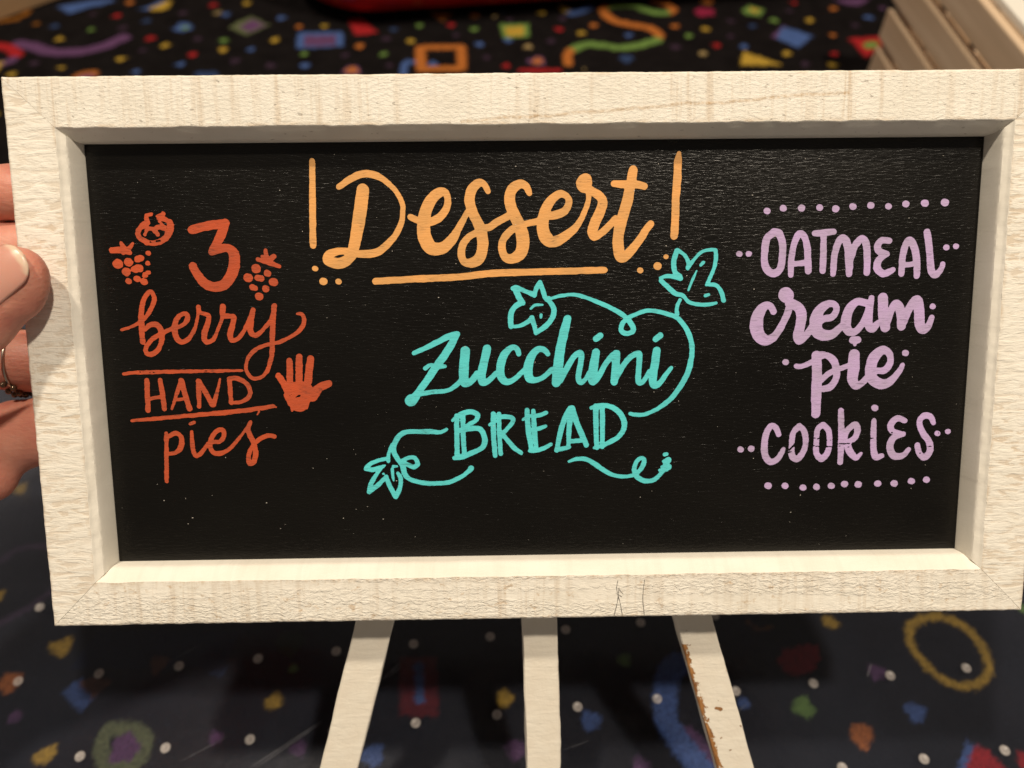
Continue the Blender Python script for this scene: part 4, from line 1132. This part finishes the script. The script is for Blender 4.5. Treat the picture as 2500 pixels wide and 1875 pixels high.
def densify(st):
    st = [np.array(q, float) for q in st]
    if len(st) < 3:
        return st
    out = []
    for k in range(len(st) - 1):
        p0 = st[max(k - 1, 0)]; p1 = st[k]; p2 = st[k + 1]; p3 = st[min(k + 2, len(st) - 1)]
        for t in (0, .2, .4, .6, .8):
            q = 0.5 * (2 * p1 + (p2 - p0) * t + (2 * p0 - 5 * p1 + 4 * p2 - p3) * t * t + (3 * p1 - p0 - 3 * p2 + p3) * t ** 3)
            q[2] = p1[2] + (p2[2] - p1[2]) * t
            out.append(q)
    return out + [st[-1]]

def ink_mesh(name, strokes, mat, parent, z, h=0.27, seed=1, worn=(), rough=0.10):
    """union of pen strokes (x, y, radius in mm) as one flat film of ink: marching squares on a distance field"""
    allp = np.array([q for s in strokes for q in s])
    x0, y0 = allp[:, :2].min(0) - allp[:, 2].max() - 1; x1, y1 = allp[:, :2].max(0) + allp[:, 2].max() + 1
    xs = np.arange(x0, x1, h); ys = np.arange(y0, y1, h)
    D = np.full((len(ys), len(xs)), 9.0)
    def carve(D, strokes):
        for s in strokes:
            s = densify(s)
            for k in range(max(1, len(s) - 1)):
                a = s[k]; b = s[min(k + 1, len(s) - 1)]
                r = max(a[2], b[2]) + 1.2
                i0, i1 = np.searchsorted(xs, (min(a[0], b[0]) - r, max(a[0], b[0]) + r)); j0, j1 = np.searchsorted(ys, (min(a[1], b[1]) - r, max(a[1], b[1]) + r))
                X, Y = np.meshgrid(xs[i0:i1], ys[j0:j1])
                e = b[:2] - a[:2]
                t = np.clip(((X - a[0]) * e[0] + (Y - a[1]) * e[1]) / max(e @ e, 1e-9), 0, 1)
                d = np.hypot(X - a[0] - t * e[0], Y - a[1] - t * e[1]) - (a[2] + t * (b[2] - a[2]))
                D[j0:j1, i0:i1] = np.minimum(D[j0:j1, i0:i1], d)
        return D
    D = carve(D, strokes)
    X, Y = np.meshgrid(xs, ys)
    D += rough * 0.6 * vnoise(X / 0.9, Y / 0.45, seed) + rough * 0.7 * vnoise(X / 2.2, Y / 1.6, seed + 5)
    if worn:
        Wn = carve(np.full_like(D, 9.0), worn)
        Wn += 0.25 * vnoise(X / 0.5, Y / 0.3, seed + 2)
        D = np.maximum(D, -Wn)
    inside = D < 0
    ny, nx = D.shape
    c = inside[:-1, :-1] * 1 + inside[:-1, 1:] * 2 + inside[1:, 1:] * 4 + inside[1:, :-1] * 8
    verts = []; faces = []
    vid = {}
    def corner(j, i):
        k = (0, j, i)
        if k not in vid:
            vid[k] = len(verts); verts.append((xs[i], ys[j]))
        return vid[k]
    def cut(j, i, j2, i2):
        k = (1, j, i, j2, i2) if (j, i) < (j2, i2) else (1, j2, i2, j, i)
        if k not in vid:
            t = D[j, i] / (D[j, i] - D[j2, i2])
            vid[k] = len(verts); verts.append((xs[i] + t * (xs[i2] - xs[i]), ys[j] + t * (ys[j2] - ys[j])))
        return vid[k]
    J, I = np.nonzero(c)
    for j, i in zip(J.tolist(), I.tolist()):
        cs = ((j, i), (j, i + 1), (j + 1, i + 1), (j + 1, i))
        poly = []
        for k in range(4):
            p = cs[k]; q = cs[(k + 1) % 4]
            if inside[p]:
                poly.append(corner(*p))
            if inside[p] != inside[q]:
                poly.append(cut(*p, *q))
        if len(poly) >= 3:
            faces.append(poly)
    return mesh_obj(name, [(v[0] / 1000, v[1] / 1000, z) for v in verts], faces, mat, parent, True)

ORANGE = marker('orange_marker', (0.80, 0.38, 0.115), (0.62, 0.325, 0.11), 0.5)
RUST = marker('rust_red_marker', (0.52, 0.082, 0.026), (0.38, 0.070, 0.028), 0.75)
TEAL = marker('teal_marker', (0.105, 0.65, 0.67), (0.09, 0.54, 0.56), 0.5)
LILAC = marker('lilac_marker', (0.53, 0.375, 0.65), (0.43, 0.335, 0.50), 0.5)
INKZ = -DEP + 0.00012
for k, (word, nm, mt, rg, lb) in enumerate((
        ('dessert', 'title_lettering', ORANGE, 0.10, 'orange word Dessert with bars, dots and an underline'),
        ('three', 'numeral_lettering', RUST, 0.16, 'rust red numeral 3'),
        ('berry_a', 'berry_drawing', RUST, 0.28, 'rust red sketch of a round crowned berry'),
        ('berry_b', 'berry_drawing', RUST, 0.22, 'rust red sketch of a berry cluster below the round berry'),
        ('berry_c', 'berry_drawing', RUST, 0.18, 'rust red sketch of a berry cluster beside the numeral'),
        ('berry', 'script_lettering', RUST, 0.15, 'rust red script word berry'),
        ('hand_word', 'capital_lettering', RUST, 0.15, 'rust red word HAND between two lines'),
        ('pies', 'script_lettering', RUST, 0.15, 'rust red script word pies'),
        ('hand_drawing', 'hand_drawing', RUST, 0.15, 'rust red drawing of an open hand'),
        ('zucchini', 'script_lettering', TEAL, 0.09, 'teal script word Zucchini'),
        ('vine', 'vine_drawing', TEAL, 0.11, 'teal drawing of curling vines with blossoms'),
        ('bread', 'capital_lettering', TEAL, 0.11, 'teal double-stroked word BREAD'),
        ('oatmeal', 'capital_lettering', LILAC, 0.12, 'lilac word OATMEAL below a row of dots'),
        ('cream', 'script_lettering', LILAC, 0.10, 'lilac script word cream'),
        ('pie', 'script_lettering', LILAC, 0.10, 'lilac script word pie'),
        ('cookies', 'capital_lettering', LILAC, 0.12, 'scuffed lilac word COOKIES above a row of dots'))):
    o = ink_mesh(nm, LETTERING[word], mt, panel, INKZ + 0.000004 * k, 0.27, 10 + k, WORN if word in ('cookies', 'hand_drawing', 'hand_word', 'berry_a') else (), rg)
    o['label'] = lb

# specks of chalk dust and lint on the panel
vs, fs = [], []
for k in range(110):
    x = random.uniform(-pw / 2 + 0.002, pw / 2 - 0.002); y = SH / 2 + random.uniform(-ph / 2 + 0.002, ph / 2 - 0.002)
    r = random.choice((0.00005, 0.00006, 0.00008, 0.00011)); b = len(vs); a0 = random.uniform(0, 6); st = random.uniform(1, 2.5)
    for t in range(5):
        a = a0 + t * 1.2566
        vs.append((x + math.cos(a) * r * st, y + math.sin(a) * r, INKZ + 0.00009))
    fs.append((b, b + 1, b + 2, b + 3, b + 4))
dust = mesh_obj('dust_specks', vs, fs, plain('pale_dust', (0.62, 0.58, 0.52), 0.9, 300), panel)
dust['kind'] = 'stuff'

# pencil ticks on the lower board
pencil = plain('pencil_graphite', (0.16, 0.15, 0.14), 0.5, 500)
for pts in ([(-1.4, .9), (-.4, 5.2), (0.1, 10.0)], [(1.2, .8), (0.6, 4.5), (-0.6, 9.5), (-0.3, 12.3)], [(8.2, .6), (7.6, 6.5), (8.1, 12.6)], [(-0.8, 8.2), (1.0, 7.0)], [(0.3, 9.3), (1.4, 7.9)]):
    ink_mesh('pencil_mark', [[(x + 24.2, y, 0.07) for x, y in pts]], pencil, sign, 0.00022, 0.06, 3, (), 0.03)

# ------------------------------------------------------------------ the easel behind it
# sign-plane coordinates: x right, y up from the frame's lower edge, z out of the face
FOOT = -0.1262                        # where the legs meet the mat, measured down the face
EM = SIGN_M @ Matrix.Translation((0.0, FOOT, -THICK - 0.004))
easel = thing('easel', 'cream painted three-legged wooden easel carrying the chalkboard', 'easel', matrix=EM)

def leg(x_top, x_bot, width, mat, y_top=0.150, zb=0.0, lift=0.0):
    """flat stick from y_top down to the mat; x given at y=-9.5 mm and y=-62 mm below the frame"""
    sl = (x_bot - x_top) / 0.0525
    y_bot = FOOT + lift
    n = 110
    V = []; UV = []
    T = 0.0075
    for k in range(n + 1):
        y = y_top + (y_bot - y_top) * k / n
        xc = x_top + sl * (-0.0095 - y)
        for q, (sx, z) in enumerate(((-1, 0.0), (-0.93, 0.0004), (0.93, 0.0004), (1, 0.0), (1, -T), (-1, -T))):
            jit = 0.00012 * vnoise(np.array([y * 300.0]), np.array([q * 3.0 + x_top * 100]), 5)[0] + 0.00025 * vnoise(np.array([y * 60.0]), np.array([q * 3.0 + x_top * 100]), 6)[0] * (abs(sx) == 1)
            V.append((xc + sx * width / 2 + jit, y - FOOT, z + 0.004))
            UV.append((-y, (sx + 1) / 2 * width if z > -0.001 else (0.0002 - z if sx < 0 else width - z)))
    F = []; UF = []
    for k in range(n):
        for q in range(6):
            F.append((k * 6 + q, (k + 1) * 6 + q, (k + 1) * 6 + (q + 1) % 6, k * 6 + (q + 1) % 6))
    F.append(tuple(range(6))[::-1]); F.append(tuple(range(n * 6, n * 6 + 6)))
    o = mesh_obj('leg', V, F, mat, easel, False)
    uvl = o.data.uv_layers.new(name='UVMap')
    li = np.zeros(len(o.data.loops), int); o.data.loops.foreach_get('vertex_index', li)
    uvl.data.foreach_set('uv', np.array(UV)[li].ravel())
    bm = bmesh.new(); bm.from_mesh(o.data); bmesh.ops.recalc_face_normals(bm, faces=bm.faces); bm.to_mesh(o.data); bm.free()
    return o

paint = leg_paint('easel_paint', False)
leg(-0.0557, -0.0698, 0.0131, paint)
leg(0.0002, 0.0013, 0.0119, paint)
o = leg(0.0526, 0.0676, 0.0128, leg_paint('chipped_easel_paint', True)); o['label'] = 'leg with the paint chipped to brown wood along one edge'
chipwood = plain('bare_brown_wood', (0.30, 0.14, 0.045), 0.8, 400, 0.3)
for q in ([[(60.9, -41.4, .55), (62.3, -41.8, .7)]], [[(62.6, -52.6, .22), (63.0, -52.4, .2)]], [[(66.0, -57.2, .16), (66.5, -57.0, .14)]]):
    ink_mesh('paint_chip', [[(x, y - FOOT * 1000, r) for x, y, r in s] for s in q], chipwood, easel, 0.00452, 0.12, 8, (), 0.2)
bm_obj('crossbar', box_bm((0.088, 0.012, 0.006), (0.0, 0.118 - FOOT, -0.0065 + 0.0), 0.0008), paint, easel)
bm_obj('crossbar', box_bm((0.118, 0.010, 0.006), (0.0, 0.020 - FOOT, -0.0065 + 0.0), 0.0008), paint, easel)

# ------------------------------------------------------------------ the hand that steadies it
def smin(a, b, k):
    h = np.clip(0.5 + 0.5 * (b - a) / k, 0, 1)
    return b * (1 - h) + a * h - k * h * (1 - h)

def surface_nets(D, o, h):
    """one quad mesh on the zero level of a distance field"""
    ins = D < 0
    nx, ny, nz = D.shape
    acc = np.zeros((nx - 1, ny - 1, nz - 1, 3)); cnt = np.zeros((nx - 1, ny - 1, nz - 1))
    offs = [(i, j, k) for i in (0, 1) for j in (0, 1) for k in (0, 1)]
    sl = lambda p: tuple(slice(p[a], (nx, ny, nz)[a] - 1 + p[a]) for a in range(3))
    for p in offs:
        for a in range(3):
            if p[a]:
                continue
            q = list(p); q[a] = 1
            d0 = D[sl(p)]; d1 = D[sl(q)]
            m = (d0 < 0) != (d1 < 0)
            t = np.where(m, d0 / np.where(m, d0 - d1, 1), 0)
            for b in range(3):
                acc[..., b] += np.where(m, p[b] + (t if a == b else 0), 0)
            cnt += m
    act = cnt > 0
    vid = -np.ones(act.shape, int); vid[act] = np.arange(act.sum())
    I = np.argwhere(act)
    V = o + h * (I + acc[act] / cnt[act][:, None])
    F = []
    for a in range(3):
        b, c = (a + 1) % 3, (a + 2) % 3
        s0 = [slice(1, -1)] * 3; s1 = [slice(1, -1)] * 3
        s0[a] = slice(0, -1); s1[a] = slice(1, None)
        d0 = ins[tuple(s0)]; d1 = ins[tuple(s1)]
        E = np.argwhere(d0 != d1)
        flip = d0[tuple(E.T)]
        base = E.copy()
        for ax in range(3):
            if ax != a:
                base[:, ax] += 1
        def cell(db, dc):
            g = base.copy(); g[:, b] -= db; g[:, c] -= dc
            return vid[tuple(g.T)]
        q = np.stack([cell(1, 1), cell(0, 1), cell(0, 0), cell(1, 0)], -1)
        q[~flip] = q[~flip][:, ::-1]
        F.append(q)
    return V, np.concatenate(F)

def build_hand():
    # millimetres: x right along the sign, y DOWN from the sign's middle, z into the sign (0 = face of the frame)
    h = 1.25
    lo = np.array((-300.0, -75.0, -60.0)); hi = np.array((-120.0, 140.0, 64.0))
    ax = [np.arange(lo[k], hi[k], h) for k in range(3)]
    X, Y, ZZ = np.meshgrid(*ax, indexing='ij'); Z = ZZ
    def chain(pts, k=2.0, flat=None):
        D = None
        Z = ZZ if flat is None else flat[0] + (ZZ - flat[0]) * flat[1]
        for (a, ra), (b, rb) in zip(pts[:-1], pts[1:]):
            a = np.array(a, float); b = np.array(b, float); e = b - a
            t = np.clip(((X - a[0]) * e[0] + (Y - a[1]) * e[1] + (Z - a[2]) * e[2]) / (e @ e), 0, 1)
            ts = t * t * (3 - 2 * t)
            d = np.sqrt((X - a[0] - t * e[0]) ** 2 + (Y - a[1] - t * e[1]) ** 2 + (Z - a[2] - t * e[2]) ** 2) - (ra + (rb - ra) * ts)
            D = d if D is None else smin(D, d, k)
        return D
    palm = chain([((-222, -12, 16), 14), ((-226, 12, 16), 16), ((-228, 34, 16), 15)], 10)
    palm = smin(palm, chain([((-224, 5, 14), 17), ((-246, 60, 4), 19), ((-262, 88, -6), 20)], 10), 14)
    palm = smin(palm, chain([((-232, 34, 18), 14), ((-262, 84, 2), 19), ((-300, 140, -24), 26)], 10), 14)
    thumb = chain([((-236, 50, 0), 16), ((-206, 22, -8), 13.5), ((-180, -2, -12.5), 12.2), ((-172, -8.2, -12.5), 12.6), ((-166, -12.6, -11.5), 12)], 2.0)
    distal = chain([((-174, -6.6, -10), 12.4), ((-162, -15.6, -8.6), 11.9), ((-150.4, -24.3, -8.3), 10.4), ((-147.0, -26.8, -9.2), 7.6)], 2.0, (-8.3, 1.32))
    thumb = smin(thumb, distal, 3)
    index = chain([((-220, -20, 16), 11), ((-198, -47, 27), 10), ((-190, -52, 29), 9.7), ((-168, -53, 31), 8.9), ((-160, -52, 31.5), 9.0), ((-141, -48, 31), 7.8)], 1.5)
    middle = chain([((-221, -4, 18), 11), ((-198, -31, 29), 10), ((-190, -34, 31), 9.8), ((-168, -34.5, 33), 9.1), ((-158, -34, 33), 9.2), ((-136, -31, 32), 7.9)], 1.5)
    ring = chain([((-222, 12, 18), 11), ((-200, 1, 30), 10.6), ((-192, 1, 32), 10.6), ((-170, 2.5, 33), 10.2), ((-160, 3, 33), 10.0), ((-140, 4, 32), 8.2)], 1.5)
    little = chain([((-224, 40, 16), 13), ((-204, 33, 26), 12.5), ((-192, 31, 29), 12.4), ((-176, 27.5, 30.5), 11.8), ((-166, 25.8, 30.5), 11.2), ((-146, 20, 28.5), 8.0)], 1.5)
    heel = chain([((-228, 58, 8), 15), ((-205, 48, 20), 11), ((-184, 40, 25), 9.5)], 3)
    D = smin(palm, thumb, 8)
    for f in (index, middle, ring, little):
        D = np.minimum(D, smin(palm, f, 7))
    D = smin(D, heel, 4)
    # folds across the finger joints
    D += 0.35 * np.exp(-((X + 181) ** 2) / 1.4) * (Z > 20)
    V, F = surface_nets(D, lo, h)
    L = np.stack([V[:, 0], SH * 500 - V[:, 1], -V[:, 2]], -1) / 1000
    me = bpy.data.meshes.new('hand')
    me.from_pydata(L.tolist(), [], F.tolist())
    me.update()
    me.polygons.foreach_set('use_smooth', np.ones(len(me.polygons), bool))
    me.materials.append(skin_mat())
    o = link(bpy.data.objects.new('hand', me))
    o.matrix_world = SIGN_M
    bm = bmesh.new(); bm.from_mesh(me)
    bmesh.ops.recalc_face_normals(bm, faces=bm.faces)
    for _ in range(3):
        bmesh.ops.smooth_vert(bm, verts=bm.verts, factor=0.5, use_axis_x=True, use_axis_y=True, use_axis_z=True)
    bm.to_mesh(me); bm.free()
    tag(o, 'hand gripping the frame, thumb on its face and fingers behind', 'hand')
    # the thumbnail, rolled a little towards the index finger
    t = np.array((0.80, -0.60, 0.0)); t /= np.linalg.norm(t)
    s = np.array((0.60, 0.80, 0.0)); n = np.array((0.0, 0.0, -1.0))
    ro = math.radians(-13)
    n2 = n * math.cos(ro) + s * math.sin(ro); s2 = s * math.cos(ro) - n * math.sin(ro)
    tip = np.array((-149.9, -24.7, -8.3))
    NV = []; NF = []; tone = []
    na, nl = 22, 26
    for k in range(nl + 1):
        f = k / nl
        l = -11.5 + 22.2 * f
        c = tip + t * l + np.array((0, 0, -0.2)) * max(0, -l) * 0.03
        base = 11.05 if l < 0 else 11.05 - 0.024 * l * l
        if l < 0:
            base += -l * 0.062
        edge = 1.0
        if f > 0.74:
            edge = math.sqrt(max(0.0, 1 - ((f - 0.74) / 0.2602) ** 2.2)) * 0.93 + 0.07
        if f < 0.2:
            edge = 0.62 + 0.38 * math.sqrt(1 - (1 - f / 0.2) ** 2)
        for a in range(na + 1):
            u = (a / na * 2 - 1)
            phi = u * math.radians(40) * edge
            lift = 0.30 - 0.42 * abs(u) ** 5 - (0.35 * (1 - f / 0.06) if f < 0.06 else 0)
            p = c + (base + lift) * (n2 * math.cos(phi) + s2 * math.sin(phi)) * np.array((1, 1, 1 / 1.32))
            NV.append(p); 
            fe = max(0.0, min(1.0, (f - 0.895 + 0.05 * u * u) / 0.03)); tone.append(fe * 0.9)
    for k in range(nl):
        for a in range(na):
            q = k * (na + 1) + a
            NF.append((q, q + 1, q + na + 2, q + na + 1))
    NV = np.array(NV)
    L = np.stack([NV[:, 0], SH * 500 - NV[:, 1], -NV[:, 2]], -1) / 1000
    nail = mesh_obj('thumbnail', L, NF, nail_mat(), o, True)
    at = nail.data.attributes.new('tone', 'FLOAT', 'POINT'); at.data.foreach_set('value', tone)
    sol = nail.modifiers.new('thickness', 'SOLIDIFY'); sol.thickness = 0.0004; sol.offset = -1
    return o
hand = build_hand()

# a beaded ring on the finger below the thumb
def build_ring():
    c = np.array((-173.5, 2.4, 33.0))
    root = thing('beaded_ring', 'beaded metal ring worn on the finger below the thumb', 'ring', matrix=SIGN_M @ Matrix.Translation((c[0] / 1000, SH / 2 - c[1] / 1000, -c[2] / 1000)))
    metal = plain('warm_silver', (0.62, 0.55, 0.46), 0.25, 400, 0.1, Metallic=1.0)
    glass = plain('smoky_bead', (0.16, 0.11, 0.07), 0.12, 500, 0.2, Metallic=0.6)
    R = 0.0109
    vs = []; fs = []
    n, m = 48, 10
    for i in range(n):
        a = i * 2 * math.pi / n
        for j in range(m):
            b = j * 2 * math.pi / m
            r = R - 0.0002 + 0.0004 * math.cos(b)
            vs.append((0.0006 * math.sin(b), r * math.cos(a), r * math.sin(a)))
    for i in range(n):
        for j in range(m):
            fs.append((i * m + j, ((i + 1) % n) * m + j, ((i + 1) % n) * m + (j + 1) % m, i * m + (j + 1) % m))
    mesh_obj('band', vs, fs, metal, root, True)
    first = None
    for i in range(20):
        a = i * 2 * math.pi / 20
        if math.cos(a) > -0.45:      # the beads sit on the underside of the band
            continue
        for row, (dx, rr) in enumerate(((-0.0013, 0.0011), (0.0013, 0.0011))):
            if first is None:
                bm = bmesh.new(); bmesh.ops.create_icosphere(bm, subdivisions=2, radius=1.0)
                first = bm_obj('bead', bm, glass, root, True); b = first
            else:
                b = link(first.copy(), root)
            aa = a + row * 0.157
            b.location = (dx, (R + 0.0006) * math.cos(aa), (R + 0.0006) * math.sin(aa))
            b.scale = (rr, rr, rr)
    root.rotation_mode = 'QUATERNION'
build_ring()

# ------------------------------------------------------------------ things farther back on the carpet
def build_crate():
    X0, X1, Y0, Y1 = 0.290, 0.53, 0.325, 0.625
    FZ = CARPET_Z
    root = thing('wooden_crate', 'pale pine slatted crate standing on the carpet', 'crate', ((X0 + X1) / 2, (Y0 + Y1) / 2, FZ))
    cx, cy = (X0 + X1) / 2, (Y0 + Y1) / 2
    w = crate_wood()
    tops = (0.030, 0.060, 0.090, 0.120)
    hgt = 0.0232; th = 0.0075
    ly = Y1 - Y0; lx = X1 - X0
    slat_y = box_bm((th, ly, hgt), (0, 0, 0), 0.0012, 2); me_y = bpy.data.meshes.new('slat'); slat_y.to_mesh(me_y); slat_y.free(); me_y.materials.append(w)
    slat_x = box_bm((lx - 2 * th - 0.001, th, hgt), (0, 0, 0), 0.0012, 2); me_x = bpy.data.meshes.new('slat'); slat_x.to_mesh(me_x); slat_x.free(); me_x.materials.append(w)
    for k, zt in enumerate(tops):
        for x in (X0 + th / 2, X1 - th / 2):
            o = link(bpy.data.objects.new('slat', me_y), root); o.location = (x - cx, 0.0015 * (k % 2), zt - hgt / 2 - FZ)
        for y in (Y0 + th / 2 + 0.003, Y1 - th / 2 - 0.003):
            o = link(bpy.data.objects.new('slat', me_x), root); o.location = (0, y - cy, zt - hgt / 2 - FZ)
    for x in (X0 + th + 0.0085, X1 - th - 0.0085):
        for y in (Y0 + th + 0.0125, Y1 - th - 0.0125):
            bm_obj('corner_post', box_bm((0.016, 0.016, 0.118), (x - cx, y - cy, 0.0592 + 0.0008), 0.001), w, root)
    for k in range(5):
        bx = X0 + th + 0.022 + k * (lx - 2 * th - 0.044) / 4
        bm_obj('bottom_board', box_bm((0.038, ly - 0.012, 0.006), (bx - cx, 0, 0.0125), 0.0008), w, root)
    # wide top rail with its nail
    rail = bm_obj('top_rail', box_bm((0.0135, ly, 0.0055), (X0 + 0.0125 - cx, 0, 0.1235 - FZ), 0.001), plain('lit_white_rail', (0.80, 0.76, 0.68), 0.6, (20, 4, 20), 0.05), root)  # wooden rail lit white on top; that brightness is put into its colour
    metal = plain('nail_steel', (0.35, 0.33, 0.30), 0.4, 300, 0.1, Metallic=0.8)
    for y in (0.505, 0.36):
        bm = bmesh.new(); bmesh.ops.create_cone(bm, cap_ends=True, segments=12, radius1=0.0019, radius2=0.0016, depth=0.0007)
        bmesh.ops.translate(bm, verts=bm.verts, vec=(X0 + 0.0125 - cx, y - cy, 0.12665 - FZ))
        bm_obj('nail', bm, metal, rail)
build_crate()

def build_tub():
    a = math.radians(7.5)
    m = Matrix.Translation((0.085, 0.880, CARPET_Z)) @ Matrix.Rotation(a, 4, 'Z')
    root = thing('plastic_tub', 'glossy red plastic tub with rounded corners on the carpet', 'tub', matrix=m)
    red = plain('red_plastic', (0.50, 0.012, 0.012), 0.3, 40, 0.05)
    hw, hd, R = 0.30, 0.125, 0.085
    def outline(off, z, n=14):
        pts = []
        for cx, cy, a0 in ((hw - R, hd - R, 0), (-hw + R, hd - R, 90), (-hw + R, -hd + R, 180), (hw - R, -hd + R, 270)):
            for k in range(n + 1):
                t = math.radians(a0 + 90 * k / n)
                pts.append((cx + (R + off) * math.cos(t), cy + (R + off) * math.sin(t), z))
        return pts
    prof = [(-0.045, 0.006), (-0.030, 0.0065), (-0.018, 0.009), (-0.008, 0.016), (-0.002, 0.026), (0.0, 0.036), (0.004, 0.075), (0.008, 0.108), (0.0085, 0.112), (0.014, 0.113), (0.0145, 0.107), (0.0165, 0.107), (0.0165, 0.1155), (0.006, 0.1155), (0.0045, 0.108), (0.000, 0.07), (-0.004, 0.034), (-0.010, 0.022), (-0.020, 0.0125), (-0.045, 0.0095)]
    V = []; F = []
    for off, z in prof:
        V += outline(off, z)
    n = 60
    for k in range(len(prof) - 1):
        for t in range(n):
            F.append((k * n + t, k * n + (t + 1) % n, (k + 1) * n + (t + 1) % n, (k + 1) * n + t))
    F.append(tuple(range(n))[::-1]); F.append(tuple(range((len(prof) - 1) * n, len(prof) * n)))
    mesh_obj('body', V, F, red, root, True)
    # foot ring under it
    V = outline(-0.050, 0.0) + outline(-0.050, 0.0068) + outline(-0.055, 0.0068) + outline(-0.055, 0.0)
    F = [(k * n + t, k * n + (t + 1) % n, ((k + 1) % 4) * n + (t + 1) % n, ((k + 1) % 4) * n + t) for k in range(4) for t in range(n)]
    mesh_obj('foot_ring', V, F, red, root)
    for s in (-1, 1):
        bm = box_bm((0.012, 0.085, 0.02), (s * (hw + 0.020), 0, 0.104), 0.004, 3)
        bm_obj('handle', bm, red, root, True)
build_tub()

def build_carton():
    ang = math.atan2(0.031, 0.028)
    c = Vector((-0.456, 0.768)) + Vector((-0.742, 0.670)) * 0.101
    m = Matrix.Translation((c.x, c.y, CARPET_Z)) @ Matrix.Rotation(ang, 4, 'Z')
    root = thing('cardboard_box', 'tan cardboard box on the carpet beyond the frame', 'box', matrix=m)
    kraft = plain('kraft_board', (0.36, 0.22, 0.11), 0.85, (30, 30, 200), 0.1, 0.0003)
    L, D_, Hh, t = 0.36, 0.20, 0.16, 0.004
    for s in (-1, 1):
        bm_obj('side_wall', box_bm((L, t, Hh), (0, s * (D_ / 2 - t / 2), Hh / 2 + 0.0005), 0.0006), kraft, root)
        bm_obj('end_wall', box_bm((t, D_ - 2 * t - 0.0005, Hh), (s * (L / 2 - t / 2), 0, Hh / 2 + 0.0005), 0.0006), kraft, root)
        bm_obj('flap', box_bm((L - 0.002, D_ / 2 - 0.001, 0.003), (0, s * D_ / 4, Hh + 0.0022), 0.0006), kraft, root)
    bm_obj('tape', box_bm((L - 0.004, 0.05, 0.0004), (0, 0, Hh + 0.0042)), plain('packing_tape', (0.45, 0.30, 0.15), 0.2, 50), root)
build_carton()
